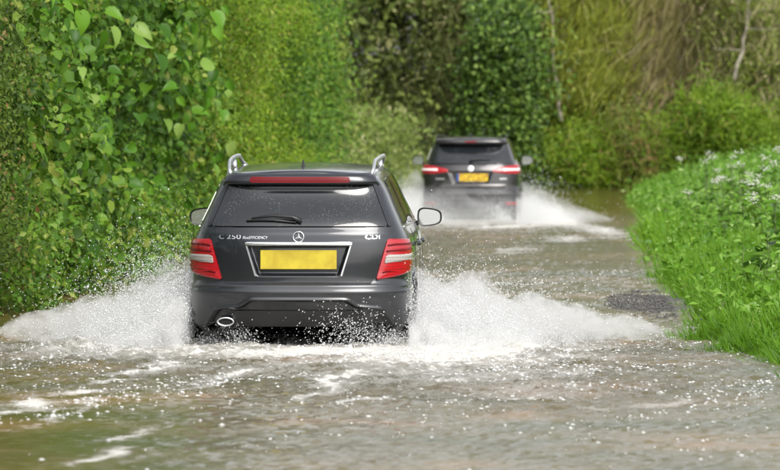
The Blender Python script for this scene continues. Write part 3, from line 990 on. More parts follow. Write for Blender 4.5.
    wp = MB(); pw = [S.P(S.q_of('x', x, z), z) + S.N(np.float64(S.q_of('x', x, z)), np.float64(z)) * o_ for x, z, o_ in ((-0.02, 1.155, 0.02), (0.05, 1.185, 0.03), (0.22, 1.195, 0.03), (0.34, 1.185, 0.02))]
    wp.tube(pw, [0.020, 0.016, 0.012, 0.007], 8); wp.build('rear_wiper', M_PLASTIC, car, smooth=True)
    fin = MB(); yf = 0.85; zf = float(S.P(S.q_of('y', yf, 1.545), 1.545)[2]) + 0.022
    prof = [(0.0, 0.0), (0.13, 0.0), (0.06, 0.04), (0.0, 0.055)]
    V = [(sx * 0.02, yf + py, zf + pz) for sx in (-1, 1) for py, pz in prof]
    fin.add(V, [(0, 1, 2, 3), (7, 6, 5, 4)] + [(k, k + 4, (k + 1) % 4 + 4, (k + 1) % 4) for k in range(4)])
    fin.build('roof_aerial', M_PLASTIC, car, bevel=0.003)
    return car, S


ROAD_Z = -0.145
D1 = 30.3
CAR1 = Vector(((298 - 390) / F_PX * D1, D1, ROAD_Z)); YAW1 = R(-1.6)
D2 = 69.5
CAR2 = Vector(((470.5 - 390) / F_PX * D2, D2, ROAD_Z)); YAW2 = R(-2.0)
estate, SH1 = build_estate(CAR1, YAW1)
crossover, SH2 = build_crossover(CAR2, YAW2)


# ------------------------------------------------------------------ flood water
c1, s1 = math.cos(YAW1), math.sin(YAW1)
c2, s2 = math.cos(YAW2), math.sin(YAW2)


def to_car(x, y, car, c, s):
    dx, dy = x - car.x, y - car.y
    return dx * c + dy * s, -dx * s + dy * c          # lateral, forward of the rear bumper


wa = Wob(21, 14, 3.0, gain=0.85)
wb = Wob(22, 22, 14.0, gain=1.0)
wb.k = np.random.default_rng(9).normal(size=(22, 2)) * np.linspace(14, 75, 22)[:, None]; wb.a = np.full(22, 0.3)
wc = Wob(23, 8, 0.35)
wd = Wob(24, 10, 1.2, gain=0.8)


def chop(x, y):
    """how disturbed the water is (0 calm .. 1 churned)"""
    u, v = to_car(x, y, CAR1, c1, s1)
    a = np.exp(-(np.clip(np.abs(u) - 1.6, 0, 9) / 0.9) ** 2) * sstep(-9, -1.0, v) * (1 - sstep(4.0, 7.0, v))
    side = np.exp(-((np.abs(u) - 1.8) / 1.3) ** 2) * sstep(-7, 0, v) * (1 - sstep(3, 6, v))
    u2, v2 = to_car(x, y, CAR2, c2, s2)
    b_ = np.exp(-(u2 / 3.2) ** 4) * sstep(-36, -22, v2) * (1 - sstep(4, 9, v2))
    return np.clip(0.26 - 0.14 * (1 - sstep(-1.2, 0.6, u)) * (1 - sstep(-5.5, -3.0, v)) + a + 0.6 * side + 0.9 * b_ + 0.1 * wc(x, y) + 0.45 * sstep(-0.8, 1.5, u) * sstep(-16, -8, v) * (1 - sstep(1, 4, v)), 0.05, 1.3)


def water_h(x, y):
    u, v = to_car(x, y, CAR1, c1, s1)
    k = chop(x, y)
    h = (0.012 * wa(x, y * 0.75) + 0.0045 * wb(x, y)) * (0.30 + 1.0 * k)
    # wash thrown out sideways from the tyres and the hollow behind the bumper
    ridge = np.exp(-((np.abs(u) - 1.05 - 0.22 * np.clip(2.5 - v, 0, 9)) / 0.16) ** 2) * sstep(-5, 0.5, v) * (1 - sstep(2.5, 4.2, v))
    h = h + 0.06 * ridge * (0.7 + 0.5 * wa(x * 2, y))
    u2, v2 = to_car(x, y, CAR2, c2, s2)
    for w in (0.75,):
        r2 = np.exp(-((np.abs(u2) - 1.15 - 0.13 * np.clip(2.0 - v2, 0, 14)) / 0.25) ** 2) * sstep(-12, 0.5, v2) * (1 - sstep(2.5, 4.2, v2))
        h = h + 0.05 * r2 * (0.6 + 0.5 * wa(x, y * .7))
    return h


STREAKS = []
for (pa, pb, wdt, amt) in [((0, 415), (175, 362), 0.10, 0.55), ((95, 442), (185, 424), 0.06, 0.5), ((85, 466), (125, 445), 0.05, 0.5), ((20, 432), (110, 395), 0.05, 0.35),
                           ((300, 402), (352, 372), 0.07, 0.5), ((292, 412), (390, 398), 0.06, 0.4), ((180, 392), (260, 368), 0.08, 0.4), ((455, 402), (560, 396), 0.08, 0.35),
                           ((380, 440), (470, 425), 0.05, 0.4), ((620, 412), (700, 398), 0.10, 0.25), ((250, 455), (300, 430), 0.05, 0.4), ((470, 262), (580, 236), 0.35, 0.22), ((520, 250), (630, 224), 0.35, 0.2), ((430, 232), (520, 226), 0.5, 0.3)]:
    a_, b__ = at(*pa), at(*pb)
    if a_.y > b__.y: a_, b__ = b__, a_
    STREAKS.append((a_.x, a_.y, b__.x, b__.y, wdt, amt))


def foam_d(x, y):
    """share of the surface under foam"""
    u, v = to_car(x, y, CAR1, c1, s1)
    f = np.zeros(np.shape(x))
    # white water at the tyres and flung to both sides
    f += 0.44 * np.exp(-((np.abs(u) - 1.45) / 0.85) ** 2) * sstep(-3.0, -0.2, v) * (1 - sstep(3.6, 5.5, v))
    f += 0.26 * np.exp(-(u / 1.0) ** 2) * sstep(-2.4, -0.6, v) * (1 - sstep(0.3, 1.2, v))
    # rear wash, drifting back
    f += 0.25 * np.exp(-(u / 2.6) ** 2) * sstep(-8.5, -2.0, v) * (1 - sstep(-1, 2, v))
    f += 0.26 * np.exp(-((u - 2.2) / 2.2) ** 2) * sstep(-10, -1.5, v) * (1 - sstep(0.0, 2.5, v))
    f += 0.19 * sstep(-16, -4, v) * (1 - sstep(-1, 2, v))
    u2, v2 = to_car(x, y, CAR2, c2, s2)
    f += 0.5 * np.exp(-((np.abs(u2) - 1.3) / 0.8) ** 2) * sstep(-6, -0.5, v2) * (1 - sstep(4, 7, v2))
    f += 0.35 * np.exp(-(u2 / 1.3) ** 2) * sstep(-7, -1.5, v2) * (1 - sstep(0.5, 2, v2))
    arms = np.exp(-((np.abs(u2) - 1.2 - 0.11 * np.clip(2.0 - v2, 0, 30)) / 0.5) ** 2) * sstep(-26, -8, v2) * (1 - sstep(1, 3, v2))
    f += 0.45 * arms
    f += 0.30 * sstep(-36, -20, v2) * (1 - sstep(0, 3, v2)) * np.exp(-(u2 / 2.5) ** 2)
    for (xa, ya, xb, yb, wdt, amt) in STREAKS:
        t = np.clip((y - ya) / (yb - ya), 0, 1)
        xl = xa + (xb - xa) * t + 0.10 * wa(0 * y + xa, y * 0.6) 
        f += amt * np.clip(0.75 + 0.8 * wd(x * 2 + xa, y * 1.6), 0, 1.2) * 0.78 * (np.exp(-((x - xl) / wdt) ** 2) + 0.45 * np.exp(-((x - xl) / (3 * wdt)) ** 2)) * sstep(ya - 0.3, ya + 0.3, y) * (1 - sstep(yb - 0.4, yb + 0.4, y))
    return np.clip(f + 0.16 * wd(x, y) * (f > 0.02), 0, 1)


m_water, nt, b = new_mat('muddy_flood_water')
tc = nt.nodes.new('ShaderNodeTexCoord')
att = nt.nodes.new('ShaderNodeAttribute'); att.attribute_name = 'foam'
# silt colour
ns = noise(nt, 0.55, 5, 0.6, tc.outputs['Object'])
rs = ramp(nt, [(0.35, (0.060, 0.060, 0.014)), (0.55, (0.115, 0.088, 0.028)), (0.70, (0.24, 0.145, 0.06))])
nt.links.new(ns.outputs['Fac'], rs.inputs['Fac'])
# foam: streaks + bubbles against the density
mp = nt.nodes.new('ShaderNodeMapping'); mp.inputs['Scale'].default_value = (1.0, 0.6, 1.0)
nt.links.new(tc.outputs['Object'], mp.inputs['Vector'])
wn_ = noise(nt, 2.2, 3, 0.6, mp.outputs[0])
wmix = nt.nodes.new('ShaderNodeMixRGB'); wmix.blend_type = 'ADD'; wmix.inputs['Fac'].default_value = 0.35
nt.links.new(mp.outputs[0], wmix.inputs['Color1']); nt.links.new(wn_.outputs['Color'], wmix.inputs['Color2'])
nf = noise(nt, 12.0, 12, 0.9, wmix.outputs[0])
vf = nt.nodes.new('ShaderNodeTexVoronoi'); vf.inputs['Scale'].default_value = 5.0; vf.feature = 'DISTANCE_TO_EDGE'
nt.links.new(wmix.outputs[0], vf.inputs['Vector'])
lace = nt.nodes.new('ShaderNodeMapRange'); lace.inputs['From Min'].default_value = 0.0; lace.inputs['From Max'].default_value = 0.16
lace.inputs['To Min'].default_value = 0.05; lace.inputs['To Max'].default_value = -0.02
nt.links.new(vf.outputs['Distance'], lace.inputs['Value'])
s_a = nt.nodes.new('ShaderNodeMath'); s_a.operation = 'ADD'
nt.links.new(nf.outputs['Fac'], s_a.inputs[0]); nt.links.new(lace.outputs[0], s_a.inputs[1])
s_b = nt.nodes.new('ShaderNodeMath'); s_b.operation = 'MULTIPLY_ADD'; s_b.inputs[1].default_value = 0.60; s_b.inputs[2].default_value = -0.86
nt.links.new(att.outputs['Fac'], s_b.inputs[0])
s_c = nt.nodes.new('ShaderNodeMath'); s_c.operation = 'ADD'
nt.links.new(s_a.outputs[0], s_c.inputs[0]); nt.links.new(s_b.outputs[0], s_c.inputs[1])
fm = nt.nodes.new('ShaderNodeMapRange'); fm.inputs['From Min'].default_value = -0.12; fm.inputs['From Max'].default_value = 0.14; fm.inputs['To Max'].default_value = 0.85
fm.clamp = True
nt.links.new(s_c.outputs[0], fm.inputs['Value'])
mx = nt.nodes.new('ShaderNodeMixRGB'); mx.inputs['Color2'].default_value = (0.58, 0.57, 0.54, 1)
nt.links.new(fm.outputs[0], mx.inputs['Fac']); nt.links.new(rs.outputs[0], mx.inputs['Color1'])
nt.links.new(mx.outputs[0], b.inputs['Base Color'])
ro = nt.nodes.new('ShaderNodeMapRange'); ro.inputs['To Min'].default_value = 0.07; ro.inputs['To Max'].default_value = 0.75
nt.links.new(fm.outputs[0], ro.inputs['Value']); nt.links.new(ro.outputs[0], b.inputs['Roughness'])
b.inputs['IOR'].default_value = 1.33
nb = noise(nt, 13, 5, 0.65, tc.outputs['Object'])
bp = nt.nodes.new('ShaderNodeBump'); bp.inputs['Strength'].default_value = 0.5; bp.inputs['Distance'].default_value = 0.018
hb = nt.nodes.new('ShaderNodeMath'); hb.operation = 'MULTIPLY_ADD'; hb.inputs[1].default_value = 0.8
nt.links.new(fm.outputs[0], hb.inputs[0]); nt.links.new(nb.outputs['Fac'], hb.inputs[2])
ca = nt.nodes.new('ShaderNodeAttribute'); ca.attribute_name = 'chop'
cm = nt.nodes.new('ShaderNodeMapRange'); cm.inputs['From Min'].default_value = 0.15; cm.inputs['To Min'].default_value = 0.32; cm.inputs['To Max'].default_value = 0.8
nt.links.new(ca.outputs['Fac'], cm.inputs['Value']); nt.links.new(cm.outputs[0], bp.inputs['Strength'])
nt.links.new(hb.outputs[0], bp.inputs['Height']); nt.links.new(bp.outputs[0], b.inputs['Normal'])

wx = np.unique(np.concatenate([np.linspace(-9, -4.2, 8), np.arange(-4.2, 4.0, 0.032), np.arange(4.0, 6, 0.08), np.linspace(6, 22, 36)]))
wy = np.unique(np.concatenate([np.linspace(-20, 17.5, 40), np.arange(17.5, 31, 0.042), np.arange(31, 46, 0.09), np.arange(46, 70, 0.19), np.arange(70, 118, 0.5)]))
me = grid_mesh('flood_water', wx, wy, water_h, m_water, {'foam': foam_d, 'chop': chop})
tag(link_mesh('flood_water', me, m_water), 'brown flood water with ripples and foam streaks covering the lane', kind='structure')


# ------------------------------------------------------------------ spray: droplets thrown from the tyres along ballistic paths
m_spray, nt, b = new_mat('white_spray')
b.inputs['Base Color'].default_value = (0.86, 0.87, 0.87, 1)
b.inputs['Roughness'].default_value = 0.25
b.inputs['IOR'].default_value = 1.33
tr = nt.nodes.new('ShaderNodeBsdfTranslucent'); tr.inputs['Color'].default_value = (0.9, 0.91, 0.91, 1)
mx = nt.nodes.new('ShaderNodeMixShader'); mx.inputs['Fac'].default_value = 0.45
nt.links.new(b.outputs[0], mx.inputs[1]); nt.links.new(tr.outputs[0], mx.inputs[2])
nt.links.new(mx.outputs[0], nt.nodes['Material Output'].inputs['Surface'])

OCT_V = np.array([(1, 0, 0), (-1, 0, 0), (0, 1, 0), (0, -1, 0), (0, 0, 1), (0, 0, -1)], float)
OCT_F = np.array([(0, 2, 4), (2, 1, 4), (1, 3, 4), (3, 0, 4), (2, 0, 5), (1, 2, 5), (3, 1, 5), (0, 3, 5)])
TET_V = np.array([(1, 1, 1), (-1, -1, 1), (-1, 1, -1), (1, -1, -1)], float) * 0.75
TET_F = np.array([(0, 1, 2), (0, 3, 1), (0, 2, 3), (1, 3, 2)])


def drops_mesh(name, P, r, vel=None, stretch=1.0, small=0.0028):
    """little octahedra, the finest as tetrahedra; drawn out along their flight"""
    out_v, out_f, base = [], [], 0
    g = np.random.default_rng(3)
    for sel, TV, TF in ((r >= small, OCT_V, OCT_F), (r < small, TET_V, TET_F)):
        p, q = P[sel], r[sel]
        n = len(p)
        if not n: continue
        loc = TV[None] * q[:, None, None] * g.uniform(0.8, 1.2, (n, 1, 3))
        if vel is not None:
            d = vel[sel]; d = d / (np.linalg.norm(d, axis=1, keepdims=True) + 1e-9)
            along = (loc * d[:, None, :]).sum(-1, keepdims=True)
            loc = loc + d[:, None, :] * along * (stretch - 1)
        v = (p[:, None, :] + loc).reshape(-1, 3)
        k = len(TV)
        f = (TF[None] + (np.arange(n) * k)[:, None, None]).reshape(-1, 3) + base
        base += len(v)
        out_v.append(v); out_f.append(f)
    return mesh_np(name, np.concatenate(out_v), np.concatenate(out_f), smooth=True)


def plume(wheel, head, side, n, V, T, out, up, fwd=(0.0, 1.5), bursts=160, spread=0.55, rad=(0.0012, 0.0045), seed=1, zmin=0.0, pw=1.0, clip_in=0.04):
    """wheel: world contact point, head: unit heading, side: unit sideways (outwards)"""
    g = np.random.default_rng(seed)
    bi = g.integers(0, bursts, n)
    bt = g.uniform(0, 1, bursts) ** pw * T
    a = g.uniform(0, 1, bursts)
    bo = out[0] + (out[1] - out[0]) * a
    # the flatter a jet leaves, the farther it reaches: opposed speed ranges give the wedge outline
    bu = (up[1] + (up[0] - up[1]) * a) * g.uniform(0.45, 1.0, bursts)
    bf = g.uniform(*fwd, bursts)
    t = np.clip(bt[bi] + g.normal(0, 0.05, n), 0.01, T * 1.2)
    jit = g.normal(0, spread, (n, 3)) * (0.5 + g.random((n, 1)))
    vel = head[None] * bf[bi][:, None] + side[None] * bo[bi][:, None] + np.array([[0, 0, 1.0]]) * bu[bi][:, None] + jit
    drag = np.exp(-0.5 * t)[:, None]
    src = wheel[None] - head[None] * (V * t)[:, None] + side[None] * g.uniform(-0.05, 0.06, n)[:, None]
    P = src + vel * t[:, None] * (0.6 + 0.4 * drag)
    P[:, 2] = src[:, 2] + vel[:, 2] * t - 4.905 * t * t
    vnow = vel * drag; vnow[:, 2] -= 9.81 * t
    r = np.exp(g.uniform(math.log(rad[0]), math.log(rad[1]), n))
    r = np.where(g.random(n) < 0.02, r * 1.8, r)
    rel = P - wheel[None]
    inward = -(rel * side[None]).sum(1)
    ok = (P[:, 2] > zmin) & (P[:, 2] < 1.6) & (inward < clip_in)
    return P[ok], r[ok], vnow[ok]


def cat3(*l):
    return tuple(np.concatenate(x) for x in zip(*l))


def frame(car, yaw):
    h = np.array([-math.sin(yaw), math.cos(yaw), 0.0]); s = np.array([math.cos(yaw), math.sin(yaw), 0.0])
    o = np.array([car.x, car.y, 0.0])
    return o, h, s


o1, h1, r1 = frame(CAR1, YAW1)
o2, h2, r2 = frame(CAR2, YAW2)
w1 = 0.86


def splash(name, label, parts, group):
    P, r, v = cat3(*parts)
    me = drops_mesh(name, P, r, v, 1.7)
    return tag(link_mesh(name, me, m_spray), label, 'spray', group, 'stuff')


G = 'spray thrown up by the cars'
splash('spray', 'white plume of spray thrown against the hedge from the left side of the estate car', [
    plume(o1 + h1 * 3.8 - r1 * w1, h1, -r1, 40000, 5.0, 0.62, (0.3, 3.4), (0.9, 3.7), seed=31, bursts=190),
    plume(o1 + h1 * 1.05 - r1 * w1, h1, -r1, 60000, 4.0, 0.62, (0.1, 3.0), (0.7, 3.7), seed=32, bursts=200),
    plume(o1 + h1 * 0.9 - r1 * w1, h1, -r1, 16000, 3.0, 0.55, (1.5, 4.6), (0.3, 1.6), seed=33, bursts=140),
], G)
splash('spray', 'white wedge of spray fanning out across the lane from the right side of the estate car', [
    plume(o1 + h1 * 3.8 + r1 * w1, h1, r1, 30000, 5.0, 0.60, (0.4, 4.6), (0.7, 2.9), seed=41, bursts=190),
    plume(o1 + h1 * 1.05 + r1 * w1, h1, r1, 60000, 4.0, 0.58, (0.3, 4.6), (0.5, 3.1), seed=42, bursts=220),
    plume(o1 + h1 * 0.9 + r1 * w1, h1, r1, 26000, 3.0, 0.55, (1.5, 5.2), (0.3, 1.5), seed=43, bursts=160),
], G)
splash('spray', 'white water kicked up behind the rear tyres under the bumper of the estate car', [
    plume(o1 + h1 * 0.75 - r1 * 0.70, h1, -r1, 9000, 2.2, 0.32, (-1.6, 0.6), (0.4, 1.9), fwd=(-0.8, 0.4), seed=51, bursts=36, spread=0.32, clip_in=9, rad=(0.0015, 0.005)),
    plume(o1 + h1 * 0.75 + r1 * 0.66, h1, r1, 14000, 2.2, 0.36, (-1.6, 0.8), (0.5, 2.4), fwd=(-0.8, 0.4), seed=52, bursts=44, spread=0.34, clip_in=9, rad=(0.0015, 0.005)),
    plume(o1 + h1 * 0.5, h1, r1, 3000, 1.0, 0.2, (-2.5, 2.5), (0.1, 0.6), fwd=(-0.4, 0.4), seed=53, bursts=90, rad=(0.0012, 0.0035), clip_in=9),
], G)
splash('spray', 'blurred white spray trailing from the right side of the crossover car', [
    plume(o2 + h2 * 3.55 + r2 * 0.9, h2, r2, 15000, 9.0, 0.62, (0.3, 3.6), (0.6, 3.6), seed=61, bursts=170, rad=(0.002, 0.006)),
    plume(o2 + h2 * 0.9 + r2 * 0.9, h2, r2, 18000, 7.0, 0.62, (0.2, 3.2), (0.5, 3.3), seed=62, bursts=190, rad=(0.002, 0.006)),
], G)
splash('spray', 'blurred white spray at the left side of the crossover car by the grass bank', [
    plume(o2 + h2 * 3.55 - r2 * 0.9, h2, -r2, 15000, 9.0, 0.62, (0.3, 2.2), (0.9, 3.9), seed=63, bursts=170, rad=(0.002, 0.006)),
    plume(o2 + h2 * 0.9 - r2 * 0.9, h2, -r2, 15000, 7.0, 0.62, (0.2, 2.0), (0.7, 3.8), seed=64, bursts=190, rad=(0.002, 0.006)),
], G)
splash('spray', 'low mist of spray hanging behind the bumper of the crossover car', [
    plume(o2 + h2 * 0.6 - r2 * 0.6, h2, r2, 8000, 6.0, 0.5, (-1.0, 1.2), (0.3, 2.4), fwd=(-0.5, 1), seed=65, clip_in=9, bursts=160, rad=(0.002, 0.006)),
    plume(o2 + h2 * 0.6 + r2 * 0.6, h2, r2, 8000, 6.0, 0.5, (-1.2, 1.0), (0.3, 2.4), fwd=(-0.5, 1), seed=66, clip_in=9, bursts=160, rad=(0.002, 0.006)),
], G)

# bubbles and falling drops dimpling the surface
g = np.random.default_rng(77)
n = 190000
by = g.uniform(18.5, 46, n); bx = g.uniform(-4, 3.2, n)
fd = foam_d(bx, by)
clump = np.clip(0.25 + 1.5 * Wob(88, 12, 2.2, gain=0.9)(bx, by * 0.7), 0.03, 1.6)
keep = g.random(n) < clump * np.clip(fd * 0.8 + 0.010 + 0.05 * np.clip(chop(bx, by) - 0.5, 0, 1), 0, 0.6) * (0.25 + 0.75 * sstep(19, 30, by))
bx, by = bx[keep], by[keep]
bz = water_h(bx, by) + 0.002
br = np.exp(g.uniform(math.log(0.0015), math.log(0.0085), len(bx)))
P = np.stack([bx, by, bz], -1)
flat = np.stack([g.normal(1, .6, len(bx)), g.normal(0, .5, len(bx)), 0 * bx], -1)
tag(link_mesh('foam_bubbles', drops_mesh('foam_bubbles', P, br, flat, 2.2, small=0.004), m_spray), 'white bubbles and falling drops scattered on the flood water', 'foam', kind='stuff')


# ---- the fine mist inside the plumes
def mist_mat(name, dens, scale, lo=0.38, hi=0.72):
    m = bpy.data.materials.new(name); m.use_nodes = True
    nt = m.node_tree; nt.nodes.remove(nt.nodes['Principled BSDF'])
    tc = nt.nodes.new('ShaderNodeTexCoord')
    n1 = noise(nt, scale, 5, 0.65, tc.outputs['Object'])
    mr = nt.nodes.new('ShaderNodeMapRange'); mr.inputs['From Min'].default_value = lo; mr.inputs['From Max'].default_value = hi
    mr.inputs['To Min'].default_value = 0.0; mr.inputs['To Max'].default_value = dens
    nt.links.new(n1.outputs['Fac'], mr.inputs['Value'])
    pv = nt.nodes.new('ShaderNodeVolumePrincipled')
    pv.inputs['Color'].default_value = (0.97, 0.97, 0.97, 1)
    pv.inputs['Anisotropy'].default_value = 0.2
    nt.links.new(mr.outputs[0], pv.inputs['Density'])
    nt.links.new(pv.outputs[0], nt.nodes['Material Output'].inputs['Volume'])
    return m


def mist(label, o, h, s, v0, v1, ui, uo, hm, mat, seed, prof=0.9, peak=0.0, group=G):
    """closed wedge along a car's flank: v along the heading, u outwards, thin at every rim"""
    g = np.random.default_rng(seed); wv = Wob(seed, 8, 1.6)
    nv, nu = 36, 22
    V = []
    for i in range(nv + 1):
        t = i / nv; k = max(math.sin(math.pi * t), 0.0) ** 0.55 + 1e-3
        v = v0 + (v1 - v0) * t
        top, bot = [], []
        for j in range(nu + 1):
            w = j / nu
            u = ui + (uo - ui) * w * k
            e = np.clip(w / 0.12, 0, 1) ** 0.5 if peak else 1.0
            z = hm * k * (1 - w) ** prof * e * (1 + 0.42 * float(wv(u * 2.2, v * 1.3))) * (1 + 0.03 * g.normal())
            p = o + h * v + s * u
            top.append((p[0], p[1], 0.015 + max(z, 0.004))); bot.append((p[0], p[1], 0.012))
        V += top + bot[::-1]
    m = 2 * (nu + 1); fs = []
    for i in range(nv):
        for j in range(m):
            j2 = (j + 1) % m
            fs.append((i * m + j, i * m + j2, (i + 1) * m + j2, (i + 1) * m + j))
    me = bpy.data.meshes.new('spray_mist')
    me.from_pydata(V, [], fs + [tuple(range(m))[::-1], tuple(nv * m + j for j in range(m))])
    bm = bmesh.new(); bm.from_mesh(me); bmesh.ops.recalc_face_normals(bm, faces=bm.faces); bm.to_mesh(me); bm.free()
    me.update()
    return tag(link_mesh('spray_mist', me, mat), label, 'mist', group, 'stuff')


MM1 = mist_mat('mist_dense', 4.6, 9.0, 0.46, 0.62)
MM2 = mist_mat('mist_soft', 0.8, 2.0, 0.35, 0.75)
MM3 = mist_mat('mist_far', 1.3, 2.2, 0.44, 0.7)
MM4 = mist_mat('mist_thin', 0.35, 3.0, 0.36, 0.7)
mist('pale mist inside the plume at the left flank of the estate car', o1, h1, -r1, -0.9, 4.4, 0.84, 2.50, 0.50, MM1, 401, prof=0.7)
mist('pale mist inside the wedge at the right flank of the estate car', o1, h1, r1, -0.9, 4.4, 0.84, 2.95, 0.42, MM1, 402)
mist('blurred mist at the right flank of the crossover car', o2, h2, r2, -4.0, 4.6, 0.80, 2.5, 0.60, MM3, 404)
mist('blurred mist at the left flank of the crossover car', o2, h2, -r2, -4.0, 4.6, 0.80, 2.1, 0.66, MM3, 405)
mist('thin mist behind the rear bumper of the crossover car', o2 - r2 * 1.2, h2, r2, -5.0, 0.4, 0.0, 2.5, 0.55, MM4, 406, prof=0.2)


# ------------------------------------------------------------------ vegetation
T_DIAMOND = (np.array([(0, 0, 0), (.45, .5, .10), (1, 0, -.05), (.45, -.5, .10)]), np.array([(0, 1, 2), (0, 2, 3)]))
T_BROAD = (np.array([(0, 0, 0), (.12, .36, .07), (.42, .5, .10), (.75, .32, .02), (1, 0, -.12), (.75, -.32, .02), (.42, -.5, .10), (.12, -.36, .07), (.45, 0, 0)]),
           np.array([(0, 1, 8), (1, 2, 8), (2, 3, 8), (3, 4, 8), (4, 5, 8), (5, 6, 8), (6, 7, 8), (7, 0, 8)]))
T_OVAL = (np.array([(0, 0, 0), (.22, .46, .10), (.65, .40, .06), (1, 0, -.10), (.65, -.40, .06), (.22, -.46, .10)]), np.array([(0, 1, 2), (0, 2, 3), (0, 3, 4), (0, 4, 5)]))
T_HEART = (np.array([(0, 0, 0), (-.07, .20, .05), (.04, .40, .13), (.26, .50, .17), (.50, .42, .13), (.74, .24, .03), (1.0, 0, -.20),
                     (.74, -.24, .03), (.50, -.42, .13), (.26, -.50, .17), (.04, -.40, .13), (-.07, -.20, .05), (.25, 0, 0.0), (.55, 0, -.02), (.8, 0, -.08)]),
           np.array([(0, 1, 12), (1, 2, 12), (2, 3, 12), (3, 4, 12), (4, 13, 12), (4, 5, 13), (5, 14, 13), (5, 6, 14),
                     (0, 12, 11), (11, 12, 10), (10, 12, 9), (9, 12, 8), (8, 12, 13), (8, 13, 7), (7, 13, 14), (7, 14, 6)]))
T_BLADE = (np.array([(0, -.5, 0), (0, .5, 0), (.5, .42, .10), (.5, -.42, .10), (1, 0, -.10)]), np.array([(0, 1, 2), (0, 2, 3), (3, 2, 4)]))


def unit(v):
    return v / (np.linalg.norm(v, axis=-1, keepdims=True) + 1e-9)


def leaf_arrays(pos, axis, nrm, ln, wd, rnd, tmpl):
    TV, TF = tmpl
    ax = unit(axis); b_ = unit(np.cross(nrm, ax)); c = np.cross(ax, b_)
    n, k = len(pos), len(TV)
    v = (pos[:, None] + ax[:, None] * (TV[None, :, 0:1] * ln[:, None, None]) + b_[:, None] * (TV[None, :, 1:2] * wd[:, None, None])
         + c[:, None] * (TV[None, :, 2:3] * ln[:, None, None]))
    f = (TF[None] + (np.arange(n) * k)[:, None, None]).reshape(-1, 3)
    return v.reshape(-1, 3), f, np.repeat(rnd, k)


def leaves(name, parts, mat, parent=None, kind=None):
    vs, fs, rs, base = [], [], [], 0
    for v, f, r in parts:
        vs.append(v); fs.append(f + base); rs.append(r); base += len(v)
    me = mesh_np(name, np.concatenate(vs), np.concatenate(fs), {'rnd': np.concatenate(rs)})
    o = link_mesh(name, me, mat, parent)
    if kind: o['kind'] = kind
    return o


def clumped(g, centers, n, sig, out_dir, size, aspect=0.6, droop=0.3, jitter=0.8, tone=(0.5, 0.22), ctone=0.18):
    """n leaves gathered round clump centres; tone: mean and spread of the colour value"""
    ci = g.integers(0, len(centers), n)
    ct = g.normal(0, ctone, len(centers))
    sg = np.asarray(sig) * g.uniform(0.6, 1.3, (len(centers), 1))
    pos = centers[ci] + g.normal(0, 1, (n, 3)) * sg[ci]
    nrm = unit(np.asarray(out_dir)[None] + g.normal(0, jitter, (n, 3)))
    axis = g.normal(0, 1, (n, 3)); axis[:, 2] -= droop * 2
    axis = axis - nrm * (axis * nrm).sum(1, keepdims=True)
    ln = size * g.uniform(0.55, 1.35, n)
    rnd = np.clip(tone[0] + ct[ci] + g.normal(0, tone[1], n), 0, 1)
    return pos, axis, nrm, ln, ln * aspect * g.uniform(0.8, 1.2, n), rnd


M_BIGLEAF = leaf_mat('broad_leaf', [(0.0, (0.033, 0.094, 0.009)), (0.45, (0.066, 0.176, 0.011)), (0.8, (0.121, 0.259, 0.020)), (1.0, (0.220, 0.319, 0.077))], 0.32, 0.34, True)
M_LEAF = leaf_mat('fresh_leaf', [(0.0, (0.029, 0.068, 0.008)), (0.45, (0.064, 0.150, 0.013)), (0.8, (0.124, 0.233, 0.019)), (1.0, (0.228, 0.279, 0.051))], 0.32)
M_OLIVE = leaf_mat('olive_leaf', [(0.0, (0.047, 0.068, 0.014)), (0.5, (0.115, 0.155, 0.024)), (0.85, (0.176, 0.216, 0.041)), (1.0, (0.216, 0.135, 0.054))], 0.3)
M_SCRUB = leaf_mat('scrub_leaf', [(0.0, (0.030, 0.055, 0.008)), (0.45, (0.070, 0.125, 0.014)), (0.8, (0.13, 0.19, 0.025)), (1.0, (0.17, 0.09, 0.035))], 0.3)
M_HAW = leaf_mat('hawthorn_leaf', [(0.0, (0.075, 0.105, 0.018)), (0.5, (0.16, 0.215, 0.030)), (0.85, (0.23, 0.28, 0.05)), (1.0, (0.36, 0.31, 0.18))], 0.3)
M_LIME = leaf_mat('lime_leaf', [(0.0, (0.055, 0.110, 0.008)), (0.45, (0.125, 0.225, 0.012)), (0.8, (0.19, 0.29, 0.018)), (1.0, (0.24, 0.22, 0.05))], 0.35)
M_DARKLEAF = leaf_mat('dark_leaf', [(0.0, (0.045, 0.065, 0.018)), (0.5, (0.105, 0.145, 0.030)), (0.85, (0.17, 0.21, 0.05)), (1.0, (0.26, 0.25, 0.11))], 0.3)
M_IVY = leaf_mat('ivy_leaf', [(0.0, (0.028, 0.055, 0.014)), (0.5, (0.070, 0.135, 0.022)), (0.85, (0.14, 0.24, 0.035)), (1.0, (0.22, 0.32, 0.07))], 0.25, 0.35)
M_PALE = leaf_mat('pale_grass_leaf', [(0.0, (0.07, 0.11, 0.02)), (0.5, (0.15, 0.21, 0.04)), (0.85, (0.23, 0.29, 0.08)), (1.0, (0.30, 0.30, 0.15))], 0.3)
M_WILLOW = leaf_mat('willow_shoot', [(0.0, (0.11, 0.14, 0.02)), (0.5, (0.22, 0.26, 0.030)), (0.85, (0.30, 0.32, 0.05)), (1.0, (0.36, 0.30, 0.13))], 0.3)
M_STRAW = leaf_mat('brown_shoot', [(0.0, (0.13, 0.12, 0.04)), (0.45, (0.24, 0.22, 0.07)), (0.75, (0.30, 0.24, 0.12)), (1.0, (0.42, 0.36, 0.25))], 0.2)
M_GRASS = leaf_mat('verge_grass', [(0.0, (0.045, 0.110, 0.006)), (0.5, (0.095, 0.230, 0.010)), (0.85, (0.16, 0.31, 0.018)), (1.0, (0.24, 0.30, 0.06))], 0.35)
